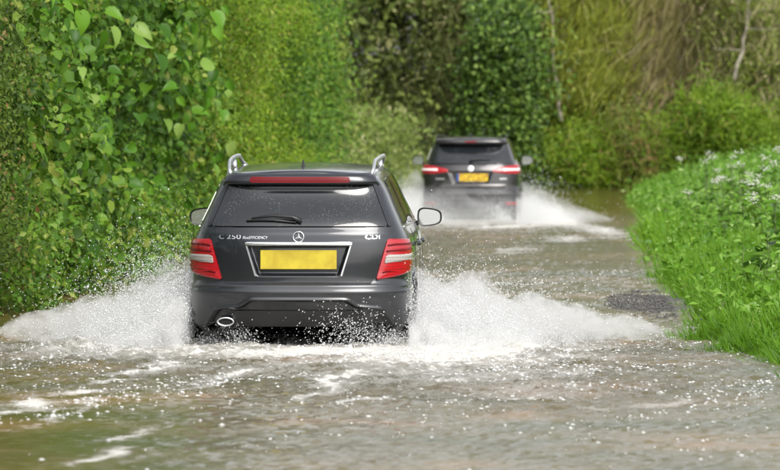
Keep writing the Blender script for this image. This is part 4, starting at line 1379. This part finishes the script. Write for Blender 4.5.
M_DOCK = leaf_mat('weed_leaf', [(0.0, (0.055, 0.150, 0.010)), (0.5, (0.105, 0.235, 0.018)), (0.85, (0.18, 0.32, 0.05)), (1.0, (0.28, 0.40, 0.14))], 0.3, 0.33)
M_DOCK_O = leaf_mat('weed_leaf_single', [(0.0, (0.055, 0.150, 0.010)), (0.5, (0.105, 0.235, 0.018)), (0.85, (0.18, 0.32, 0.05)), (1.0, (0.28, 0.40, 0.14))], 0.3, 0.33, True)
M_PETAL = simple_mat('white_petal', (0.50, 0.52, 0.44), 0.6)
M_BARK = bark_mat('bark', (0.035, 0.028, 0.02), (0.10, 0.085, 0.06))
M_PALEBARK = bark_mat('pale_bark', (0.16, 0.14, 0.10), (0.36, 0.33, 0.27), 5)
M_MOSSBARK = bark_mat('mossy_bark', (0.08, 0.075, 0.02), (0.20, 0.17, 0.06), 4)


def limb(g, p0, d, L, n=6, wob=0.12, sag=0.0):
    pts = [np.array(p0, float)]
    d = np.array(d, float) / np.linalg.norm(d)
    for i in range(n):
        d = d + g.normal(0, wob, 3); d[2] -= sag
        d /= np.linalg.norm(d)
        pts.append(pts[-1] + d * L / n)
    return pts


def skeleton(g, base, height, lean=(0, 0), n_limbs=9, spread=1.6, r0=0.12, first=0.2, up=0.7):
    """trunk + limbs -> (MB, list of tips)"""
    mb = MB(); tips = []
    tr_ = limb(g, base, (lean[0], lean[1], 1), height, 9, 0.06)
    mb.tube(tr_, list(np.linspace(r0, r0 * 0.25, len(tr_))), 7)
    for k in range(n_limbs):
        t = first + (1 - first) * (k + g.random()) / n_limbs
        i = t * (len(tr_) - 1); j = int(min(i, len(tr_) - 2)); p = tr_[j] + (tr_[j + 1] - tr_[j]) * (i - j)
        a = g.uniform(0, 2 * math.pi)
        L = spread * g.uniform(0.7, 1.2) * (1.15 - 0.6 * t)
        lb = limb(g, p, (math.cos(a), math.sin(a), up), L, 5, 0.16)
        rr = r0 * 0.5 * (1 - 0.6 * t)
        mb.tube(lb, list(np.linspace(rr, rr * 0.25, len(lb))), 5, caps=False)
        tips += lb[2:]
        for _ in range(3):
            q = lb[g.integers(1, len(lb))]
            tw = limb(g, q, (g.normal(), g.normal(), g.uniform(-.2, 1)), L * 0.55, 4, 0.2)
            mb.tube(tw, list(np.linspace(rr * .35, rr * .1, len(tw))), 4, caps=False)
            tips += tw[1:]
    return mb, np.array(tips)


def hedge_centres(g, n, y0, y1, z0, z1, depth, off=0.35, seed=0, wamp=0.35):
    """clump centres on the uneven face of a hedge that follows the left edge of the lane"""
    wv = Wob(100 + seed, 9, 1.1)
    y = g.uniform(y0, y1, n); z = z0 + (z1 - z0) * g.random(n) ** 0.9
    d = g.exponential(depth, n)
    x = edge_l(y) + off - d - wamp * (0.5 + 0.5 * wv(y, z * 1.6)) - 0.25 * np.clip(0.5 - z, 0, 1)
    x = x - 0.06 * z
    return np.stack([x, y, z], -1)


FACE = np.array([0.75, -0.65, 0.45])
g = np.random.default_rng(5)

# ---- broad-leaved climber on the left, its big leaves single objects
def leaf_obj_mesh(name, tmpl, mat):
    me = mesh_np(name, tmpl[0] * np.array([1, .78, 1]), tmpl[1], smooth=False)
    me.materials.append(mat)
    return me


def place_leaf(me, pos, axis, nrm, ln, wd, parent, mi):
    ax = Vector(axis).normalized(); bb = Vector(nrm).cross(ax).normalized(); cc = ax.cross(bb)
    M = Matrix((ax * ln, bb * wd, cc * ln)).transposed().to_4x4()
    M.translation = Vector(pos)
    o = bpy.data.objects.new('leaf', me); COL.objects.link(o)
    o.parent = parent
    o.matrix_local = mi @ M
    return o


def bush(name, label, cat, base, parts_mat, n_big, big_size, big_c, big_mat_mesh, group=None, stems=None, seed=0):
    root = empty(name, base)
    tag(root, label, cat, group)
    mi = Matrix.Translation(-Vector(base))
    for (nm, parts, mat) in parts_mat:
        parts = [(v - np.array(base), f, r) for v, f, r in parts]
        leaves(nm, parts, mat, root)
    if n_big:
        gg = np.random.default_rng(900 + seed)
        pos, ax, nr, ln, wd, _ = clumped(gg, big_c, n_big, (0.20, 0.35, 0.20), FACE, big_size, 0.95, 0.9, 0.9)
        for i in range(n_big):
            place_leaf(big_mat_mesh, pos[i], ax[i], nr[i], ln[i], wd[i], root, mi)
    if stems is not None:
        for st_ in stems:
            o = st_.build('trunk', M_BARK, root)
            o.matrix_local = mi
    return root


big_me = leaf_obj_mesh('leaf', T_HEART, M_BIGLEAF)


def hedge_stems(g, y0, y1, n, h, off=-1.0):
    out = []
    for _ in range(n):
        mb = MB()
        y = g.uniform(y0, y1); x = float(edge_l(y)) + off + g.normal(0, 0.2)
        p = limb(g, (x, y, 0.1), (0.05, 0, 1), h * g.uniform(.7, 1), 8, 0.07)
        mb.tube(p, list(np.linspace(0.022, 0.006, len(p))), 5, caps=False)
        out.append(mb)
    return out


def shrub_set(y0, y1, zt, n_c, n_l, size, aspect, tmpl, seed, depth=0.35, off=0.35, tone=(0.5, 0.2), sig=(0.13, 0.22, 0.14), droop=0.4, wamp=0.35, z0=0.0):
    gg = np.random.default_rng(seed)
    c = hedge_centres(gg, n_c, y0, y1, z0, zt, depth, off, seed, wamp)
    return c, leaf_arrays(*clumped(gg, c, n_l, sig, FACE, size, aspect, droop, 0.7, tone), tmpl)


# A: olive scrub with brown tips at the frame's left edge
cA, lA = shrub_set(34.6, 38.0, 3.4, 300, 20000, 0.05, 0.5, T_DIAMOND, 201, off=0.25, tone=(0.42, 0.16))
cA2, lA2 = shrub_set(34.6, 38.0, 3.2, 40, 900, 0.06, 0.45, T_DIAMOND, 202, off=0.40, tone=(0.92, 0.1))
bush('scrub_bush', 'olive scrub bush with reddish brown shoots beside the big-leaved climber', 'bush', (-3.9, 37, 0.1), [('crown', [lA, lA2], M_SCRUB)], 0, 0, None, None, stems=hedge_stems(g, 35, 40, 8, 3))

cA3, lA3 = shrub_set(22.0, 34.8, 2.6, 300, 12000, 0.075, 0.5, T_DIAMOND, 203, off=-0.15, tone=(0.42, 0.18))
bush('scrub_bush', 'olive scrub bush on the left bank nearest the viewer', 'bush', (-4.2, 29, 0.1), [('crown', [lA3], M_SCRUB)], 0, 0, None, None, stems=hedge_stems(g, 23, 34, 8, 2.2))

# B: the big-leaved climber
cB, lB = shrub_set(36.8, 55.0, 3.9, 680, 19000, 0.105, 0.75, T_OVAL, 211, depth=0.35, off=0.45, wamp=0.75, sig=(0.11, 0.2, 0.12))
cB2, lB2 = shrub_set(36.8, 56.0, 3.9, 420, 30000, 0.06, 0.55, T_DIAMOND, 212, depth=0.45, off=0.25, tone=(0.4, 0.22), wamp=0.75)
bc = hedge_centres(np.random.default_rng(213), 150, 37.4, 53, 0.6, 3.2, 0.08, 0.62, 211, 0.75)
bush('climber', 'glossy bright green climber with large drooping leaves on the left hedge', 'climber', (-3.6, 46, 0.1), [('crown', [lB, lB2], M_LEAF)], 300, 0.19, bc, big_me, stems=hedge_stems(g, 40, 54, 14, 3.4), seed=1)

# C: low weeds along the foot of the left hedge
cC, lC = shrub_set(34.8, 52.0, 0.75, 220, 12000, 0.07, 0.6, T_DIAMOND, 221, depth=0.25, off=0.50, tone=(0.6, 0.2))
bush('hedge_foot_weeds', 'tangle of small green weeds at the waterline below the left hedge', 'weeds', (-3.4, 42, 0.05), [('foliage', [lC], M_LEAF)], 0, 0, None, None)['kind'] = 'stuff'

# D: fine lime-green hedge
cD, lD = shrub_set(54.0, 71.0, 5.2, 700, 60000, 0.075, 0.5, T_DIAMOND, 231, depth=0.3, off=0.60, sig=(0.16, 0.3, 0.18), wamp=0.95)
bush('field_maple', 'fine-leaved yellow green hedge tree between the climber and the pale bank', 'tree', (-2.6, 62, 0.1), [('crown', [lD], M_LIME)], 0, 0, None, None, stems=hedge_stems(g, 55, 70, 14, 4.5))
cE, lE = shrub_set(70.0, 79.0, 5.6, 380, 26000, 0.095, 0.6, T_DIAMOND, 241, depth=0.35, off=0.65, sig=(0.22, 0.35, 0.24), wamp=0.5, tone=(0.55, 0.2))
bush('hazel_bush', 'brighter green hazel bush at the far end of the lime-green hedge', 'bush', (-1.9, 75, 0.1), [('crown', [lE], M_LEAF)], 0, 0, None, None, stems=hedge_stems(g, 70, 79, 10, 4.5))

# F: pale bank beyond, left of the crossover
cF, lF = shrub_set(80.0, 100.0, 1.9, 420, 26000, 0.15, 0.35, T_DIAMOND, 251, depth=0.8, off=0.25, sig=(0.3, 0.5, 0.16), tone=(0.5, 0.22))
bush('pale_bank_growth', 'pale green tall grass and weeds on the bank left of the crossover car', 'weeds', (-1.2, 90, 0.1), [('foliage', [lF], M_PALE)], 0, 0, None, None)['kind'] = 'stuff'
cF2, lF2 = shrub_set(84.0, 99.0, 3.0, 90, 9000, 0.12, 0.5, T_DIAMOND, 252, depth=0.5, off=-0.9, sig=(0.3, 0.5, 0.3), tone=(0.4, 0.2))
bush('elder_bush', 'dull green elder bush standing on the pale grassy bank', 'bush', (-2.0, 92, 0.3), [('crown', [lF2], M_OLIVE)], 0, 0, None, None, stems=hedge_stems(g, 86, 98, 6, 2.4, -1.2))


# ---- trees closing the view where the lane bends
def far_tree(name, label, cat, px, d, height, spread, depth, mat, n, size, aspect, seed, lean=(0, 0), tone=(0.5, 0.2), bark=None, sig=0.32, fill=240, z0=0.0, droop=0.4, tmpl=T_DIAMOND, strands=None, limbs=12, r0=0.12, extra=None):
    gg = np.random.default_rng(seed)
    x = (px - 390) / F_PX * d
    zb = float(ground_h(np.array(x), np.array(d))) - 0.05
    base = np.array([x, d, zb])
    root = empty(name, base)
    tag(root, label, cat, 'trees closing the bend of the lane')
    mb, tips = skeleton(gg, (0, 0, 0), height * 0.9, lean, limbs, spread, r0)
    mb.build('trunk', bark or M_BARK, root)
    wv = Wob(seed, 8, 0.9)
    zz = z0 + (height - z0) * gg.random(fill)
    th = gg.uniform(0, 2 * math.pi, fill)
    rr = spread * np.sqrt(gg.random(fill)) * (1.05 - 0.35 * np.abs(zz / height - 0.4))
    xx = np.cos(th) * rr; yy = np.sin(th) * rr * depth / spread
    yy = yy - 0.35 * wv(xx, zz)
    c = np.concatenate([np.stack([xx + lean[0] * zz, yy + lean[1] * zz, zz], -1), tips])
    parts = []
    if n:
        parts.append(leaf_arrays(*clumped(gg, c, n, (sig, sig, sig * 0.8), (0, -0.8, 0.5), size, aspect, droop, 0.8, tone), tmpl))
    if strands:
        ns, L, w_, dirn, jit, tn = strands
        ci = c[gg.integers(0, len(c), ns)] + gg.normal(0, sig * 1.2, (ns, 3))
        ax = np.asarray(dirn)[None] + gg.normal(0, jit, (ns, 3))
        nr = np.array([[0, -1, 0.3]]) + gg.normal(0, 0.4, (ns, 3))
        parts.append(leaf_arrays(ci, ax, nr, L * gg.uniform(0.5, 1.4, ns), np.full(ns, w_) * gg.uniform(.6, 1.4, ns), np.clip(gg.normal(tn[0], tn[1], ns), 0, 1), T_BLADE))
    leaves('crown', parts, mat, root)
    if extra:
        for (nm, prt, mt) in extra(gg, c): leaves(nm, prt, mt, root)
    return root


far_tree('ivy_clad_tree', 'dark olive ivy-clad tree behind the pale bank, left of the crossover car', 'tree', 405, 108, 7.5, 2.0, 1.6, M_DARKLEAF, 30000, 0.13, 0.6, 301, limbs=14)
far_tree('thorn_tree', 'brownish olive thorn tree above the roof of the crossover car', 'tree', 475, 107, 7.0, 1.5, 1.4, M_DARKLEAF, 24000, 0.11, 0.55, 302, tone=(0.62, 0.22), strands=(5000, 0.5, 0.022, (0.3, -0.2, 0.6), 0.5, (0.95, 0.08)))
far_tree('ivy_bush', 'bright ivy bush right beside the crossover car with dark gaps', 'bush', 508, 104.5, 5.0, 0.95, 0.9, M_IVY, 22000, 0.12, 0.75, 303, z0=0.1, tone=(0.45, 0.28), r0=0.07, limbs=10)
far_tree('leaning_tree', 'leaning tree with pale mossy trunk rising over the ivy bush', 'tree', 502, 106.5, 6.6, 1.0, 0.9, M_OLIVE, 7000, 0.11, 0.5, 304, lean=(0.36, -0.05), bark=M_MOSSBARK, z0=3.0, r0=0.17, fill=60)
far_tree('willow_tree', 'yellow green willow with streaming upright shoots, centre of the far bend', 'tree', 590, 106.5, 8.0, 1.75, 1.2, M_WILLOW, 20000, 0.10, 0.40, 305, strands=(16000, 0.65, 0.022, (0.35, -0.1, 0.9), 0.42, (0.5, 0.22)), limbs=14)
far_tree('bare_twig_tree', 'brown half-bare tree with pale branches right of the willow', 'tree', 672, 106.5, 8.0, 1.9, 1.1, M_STRAW, 12000, 0.10, 0.4, 306, strands=(26000, 0.8, 0.020, (0.30, -0.1, 1.0), 0.35, (0.5, 0.22)), bark=M_PALEBARK, limbs=16, r0=0.11)
far_tree('hawthorn_tree', 'green hawthorn tree at the right frame edge behind the verge', 'tree', 755, 104.0, 8.0, 1.4, 1.2, M_HAW, 24000, 0.11, 0.55, 307, tone=(0.5, 0.22), strands=(5000, 0.6, 0.02, (0.2, -0.1, 0.9), 0.4, (0.95, 0.06)))
far_tree('sallow_bush', 'low yellow green sallow bush at the foot of the willow', 'bush', 590, 104.3, 1.3, 1.8, 0.7, M_LIME, 9000, 0.11, 0.45, 308, z0=0.05, tone=(0.55, 0.25), strands=(2500, 0.4, 0.025, (0.1, -0.2, 0.6), 0.8, (0.6, 0.25)), r0=0.04, limbs=8)
far_tree('bramble_bush', 'green and russet bramble bush at the foot of the half-bare tree', 'bush', 668, 104.3, 1.3, 1.8, 0.8, M_OLIVE, 9000, 0.11, 0.5, 309, z0=0.05, strands=(2500, 0.4, 0.025, (0.1, -0.2, 0.6), 0.8, (0.7, 0.25)), tone=(0.6, 0.25), r0=0.04, limbs=8)
far_tree('bramble_bush', 'green bramble bush behind the white flowers of the verge', 'bush', 728, 98.0, 1.5, 1.5, 0.7, M_LIME, 8000, 0.11, 0.5, 310, z0=0.05, strands=(2500, 0.4, 0.025, (0.1, -0.2, 0.6), 0.8, (0.5, 0.25)), tone=(0.4, 0.25), r0=0.04, limbs=8)

# pale bare branches among the shoots
gg = np.random.default_rng(41)
for i, (px0, py0, px1, py1, d) in enumerate([(640, 100, 690, -10, 105.6), (648, 110, 600, 40, 105.4), (655, 80, 636, 75, 105.5), (735, 80, 752, -10, 102.5), (664, 96, 720, 30, 105.3), (560, 120, 548, -5, 105.0)]):
    a, b_ = at_d(px0, py0, d), at_d(px1, py1, d)
    p = [np.array(a) + (np.array(b_) - np.array(a)) * t + gg.normal(0, 0.06, 3) for t in np.linspace(0, 1, 8)]
    mb = MB(); mb.tube(p, list(np.linspace(0.05, 0.015, 8)), 6)
    for k in range(5):
        q = p[2 + k % 5]
        tw = limb(gg, q, (gg.normal(0, 1), -0.2, gg.uniform(0, 1)), 0.8, 4, 0.2)
        mb.tube(tw, list(np.linspace(0.018, 0.005, len(tw))), 4, caps=False)
    o = mb.build('bare_branch', M_PALEBARK, None)
    par = [x for x in bpy.data.objects if x.name.startswith(('bare_twig_tree', 'hawthorn_tree', 'willow_tree')[{3: 1, 5: 2}.get(i, 0)])][0]
    o.parent = par; o.matrix_local = Matrix.Translation(-par.location)

# the wood behind: one mass of leaves that fills every gap
gg = np.random.default_rng(51)
n = 40000
cx = np.stack([gg.uniform(-9, 22, 900), 112 + gg.uniform(0, 4, 900), gg.uniform(0, 1, 900) ** 1.4 * 15], -1)
cx[:, 1] += np.where(cx[:, 0] < 0, -4, 0)
wood = leaf_arrays(*clumped(gg, cx, n, (0.5, 0.5, 0.5), (0, -0.8, 0.5), 0.24, 0.6, 0.3, 0.8, (0.45, 0.2)), T_DIAMOND)
tag(leaves('woodland', [wood], M_OLIVE), 'dense dark woodland filling the gaps behind the trees at the bend', 'woodland', kind='stuff')

# hedgerow going on past the frame on both sides of the viewer: it darkens the paint and the water
gg = np.random.default_rng(61)
n = 20000
yy = gg.uniform(-35, 33, 1000)
cx = np.stack([edge_l(yy) - 0.6 - gg.exponential(0.6, 1000) - 1.6, yy, gg.uniform(0.2, 4.5, 1000)], -1)
hl = leaf_arrays(*clumped(gg, cx, n, (0.4, 0.5, 0.4), (0.8, 0, 0.5), 0.26, 0.6, 0.3, 0.8, (0.5, 0.2)), T_DIAMOND)
tag(leaves('hedgerow_left', [hl], M_LEAF), 'left hedgerow continuing beside and behind the viewer', 'hedge', kind='stuff')
yy = gg.uniform(34, 104, 900)
cx = np.stack([edge_l(yy) - 1.6 - gg.exponential(0.8, 900), yy, gg.uniform(2.0, 11, 900)], -1)
hl = leaf_arrays(*clumped(gg, cx, 22000, (0.5, 0.6, 0.5), (0.8, -.4, 0.5), 0.26, 0.6, 0.3, 0.8, (0.45, 0.2)), T_DIAMOND)
tag(leaves('tree_belt', [hl], M_DARKLEAF), 'taller dark tree belt standing behind the left hedge', 'trees', kind='stuff')

# ------------------------------------------------------------------ right verge
gg = np.random.default_rng(71)
def verge_pts(gg, n, y0, y1, s0, s1, pwr=1.0):
    y = y0 + (y1 - y0) * gg.random(n) ** pwr
    s = s0 + (s1 - s0) * gg.random(n)
    x = edge_r(y) + s
    return x, y, ground_h(x, y)


vp = []
wv = Wob(72, 8, 1.3)
for (n, y0, y1, s0, s1, L, w_, tn) in ((40000, 21, 46, -0.02, 2.6, 0.27, 0.010, 0.5), (26000, 46, 102, 0.0, 4.5, 0.34, 0.018, 0.5), (8000, 22, 32, -0.06, 0.35, 0.30, 0.008, 0.45), (14000, 26.5, 44, -0.05, 0.8, 0.16, 0.009, 0.6)):
    x, y, z = verge_pts(gg, n, y0, y1, s0, s1, 0.8)
    tuft = np.clip(0.75 + 0.45 * wv(x * 1.5, y * 1.2), 0.3, 1.4)
    ax = np.stack([gg.normal(-0.15, 0.45, n), gg.normal(-0.15, 0.45, n), gg.uniform(0.5, 1.2, n)], -1)
    nr = np.stack([gg.normal(0, 0.5, n), -np.ones(n), gg.normal(0.4, 0.4, n)], -1)
    rnd = np.clip(tn + 0.14 * wv(x * 0.8 + 3, y * 0.6) + gg.normal(0, 0.17, n), 0, 1)
    vp.append(leaf_arrays(np.stack([x, y, z - 0.02], -1), ax, nr, L * tuft * gg.uniform(0.6, 1.35, n), np.full(n, w_) * gg.uniform(.7, 1.4, n), rnd, T_BLADE))
tag(leaves('grass', vp, M_GRASS), 'lush bright green grass covering the right verge down to the water', 'grass', kind='stuff')

# small leafy ground cover between the grass
c_x, c_y, c_z = verge_pts(gg, 900, 28.5, 100, 0.2, 4.2, 0.75)
cc = np.stack([c_x, c_y, c_z + 0.14 + 0.25 * gg.random(900) * np.clip((c_x - edge_r(c_y)) / 1.5, 0.1, 1.2)], -1)
gc = leaf_arrays(*clumped(gg, cc, 30000, (0.16, 0.3, 0.10), (-0.2, -0.6, 0.8), 0.075, 0.55, 0.2, 0.6, (0.5, 0.2)), T_DIAMOND)
tag(leaves('verge_weeds', [gc], M_DOCK), 'low leafy ground cover growing through the verge grass', 'weeds', kind='stuff')

# single broad-leaved plants; each leaf an object
dock_me = leaf_obj_mesh('leaf', T_HEART, M_DOCK_O)
m_stem = simple_mat('green_stem', (0.09, 0.15, 0.03), 0.6)


def leafy_plant(x, y, h, n, size, label, group, flowers=0, name='leafy_weed', cat='plant', gg=gg):
    z = float(ground_h(np.array(x), np.array(y)))
    root = empty(name, (x, y, z)); tag(root, label, cat, group)
    mb = MB(); tops = []
    for k in range(3):
        p = limb(gg, (gg.normal(0, .05), gg.normal(0, .05), -0.03), (gg.normal(0, .22), gg.normal(0, .22), 1), h * gg.uniform(.75, 1.05), 5, 0.07)
        st = MB(); st.tube(p, list(np.linspace(0.009, 0.004, len(p))), 5)
        st.build('stem', m_stem, root)
        tops.append(p)
    for i in range(n):
        p = tops[i % len(tops)]
        t = gg.uniform(0.25, 0.98); j = int(t * 4.99)
        q = p[j] + (p[j + 1] - p[j]) * (t * 5 - j)
        a = gg.uniform(0, 2 * math.pi)
        ax = np.array([math.cos(a), math.sin(a), gg.uniform(-0.35, 0.55)])
        nr = np.array([gg.normal(0, .35), gg.normal(-.45, .35), 1.0])
        L = size * gg.uniform(.7, 1.3) * (1.15 - .4 * t)
        place_leaf(dock_me, q, ax, nr, L, L * gg.uniform(.5, .8), root, Matrix())
    for p in tops[:flowers]:
        fl = MB(); c = p[-1]
        for _ in range(22):
            f = c + gg.normal(0, 1, 3) * np.array([0.035, 0.035, 0.018]); r_ = gg.uniform(.007, .014)
            fl.add([f + np.array(o) * r_ for o in ((1, 0, 0), (0, 1, 0), (-1, 0, 0), (0, -1, 0), (0, 0, .8), (0, 0, -.8))],
                   [(0, 1, 4), (1, 2, 4), (2, 3, 4), (3, 0, 4), (1, 0, 5), (2, 1, 5), (3, 2, 5), (0, 3, 5)])
        fl.build('flower_head', M_PETAL, root)['kind'] = 'stuff'
    return root


for i in range(84):
    y = 33 + 43 * gg.random() ** 1.5
    s = gg.uniform(0.55, 3.2)
    leafy_plant(float(edge_r(y)) + s, y, gg.uniform(0.32, 0.72), 13, 0.20, 'broad-leaved weed with pale green leaves standing in the verge grass', 'broad-leaved weeds on the right verge')
for i, (px, py, d) in enumerate([(689, 152, 60), (700, 166, 55), (712, 160, 58), (723, 172, 50), (735, 150, 56), (744, 161, 52), (752, 172, 47), (760, 152, 50), (768, 163, 46), (774, 178, 42), (706, 148, 64), (778, 148, 48), (748, 145, 54), (727, 155, 57)]):
    x = (px - 390) / F_PX * d
    zt = CAM_H - (py - HORIZON) / F_PX * d
    zg = float(ground_h(np.array(x), np.array(d)))
    leafy_plant(x, d, max(0.35, zt - zg), 16, 0.15, 'tall white-flowered weed at the top of the right verge', 'white-flowered weeds on the right verge', flowers=2, name='white_flowered_weed')

# broken tarmac edge and wet stones where the verge meets the flood
def gravel_h(x, y):
    sh = np.sin(np.clip((y - 33.2) / 8.6, 0, 1) * math.pi) ** 0.7
    inn = sstep(0.0, 0.35, x - (edge_r(y) - 0.85 * sh))
    return -0.05 + 0.052 * sh * inn + 0.007 * wb(x * 0.6, y * 0.5)


m_stone = bark_mat('wet_stone', (0.03, 0.03, 0.03), (0.13, 0.125, 0.115), 20)
n = 5200
y = gg.uniform(33.6, 41.5, n)
x = edge_r(y) - 0.02 - gg.random(n) * 0.75 * np.sin(np.clip((y - 33.2) / 8.6, 0, 1) * math.pi) ** 0.7
z = gravel_h(x, y) + 0.006
r_ = np.exp(gg.uniform(math.log(0.005), math.log(0.018), n))
r_[:14] = gg.uniform(0.03, 0.06, 14); x[:14] = edge_r(y[:14]) - 0.02; y[:14] = gg.uniform(31.5, 34.5, 14)
me = drops_mesh('stones', np.stack([x, y, z], -1), r_, small=0.0)
for p_ in me.polygons: p_.use_smooth = False
gxs, gys = np.arange(1.2, 3.2, 0.04), np.arange(33, 42, 0.08)
link_mesh('tarmac_edge', grid_mesh('tarmac_edge', gxs, gys, lambda a, c: gravel_h(a, c), m_stone), m_stone)
tag(bpy.data.objects['tarmac_edge'], 'dark broken tarmac shoulder showing above the water by the right verge', kind='structure')
tag(link_mesh('gravel', me, m_stone), 'dark wet gravel and broken tarmac at the edge of the right verge', 'gravel', kind='stuff')

gb = np.random.default_rng(81)
n = 22000
x = gb.uniform(-0.5, 14, n); y = np.interp(x, edge_l(np.linspace(90, 113, 200)), np.linspace(90, 113, 200)) + gb.exponential(0.9, n) - 0.15
z = np.maximum(ground_h(x, y), -0.02)
ax = np.stack([gb.normal(0, 0.5, n), gb.normal(-0.2, 0.4, n), gb.uniform(0.5, 1.2, n)], -1)
nr = np.stack([gb.normal(0, 0.5, n), -np.ones(n), gb.normal(0.5, 0.4, n)], -1)
tag(leaves('bank_grass', [leaf_arrays(np.stack([x, y, z - 0.03], -1), ax, nr, 0.5 * gb.uniform(0.5, 1.3, n), 0.03 * gb.uniform(.6, 1.4, n), np.clip(gb.normal(0.5, 0.22, n), 0, 1), T_BLADE)], M_PALE), 'blurred pale grass along the foot of the trees at the bend', 'grass', kind='stuff')
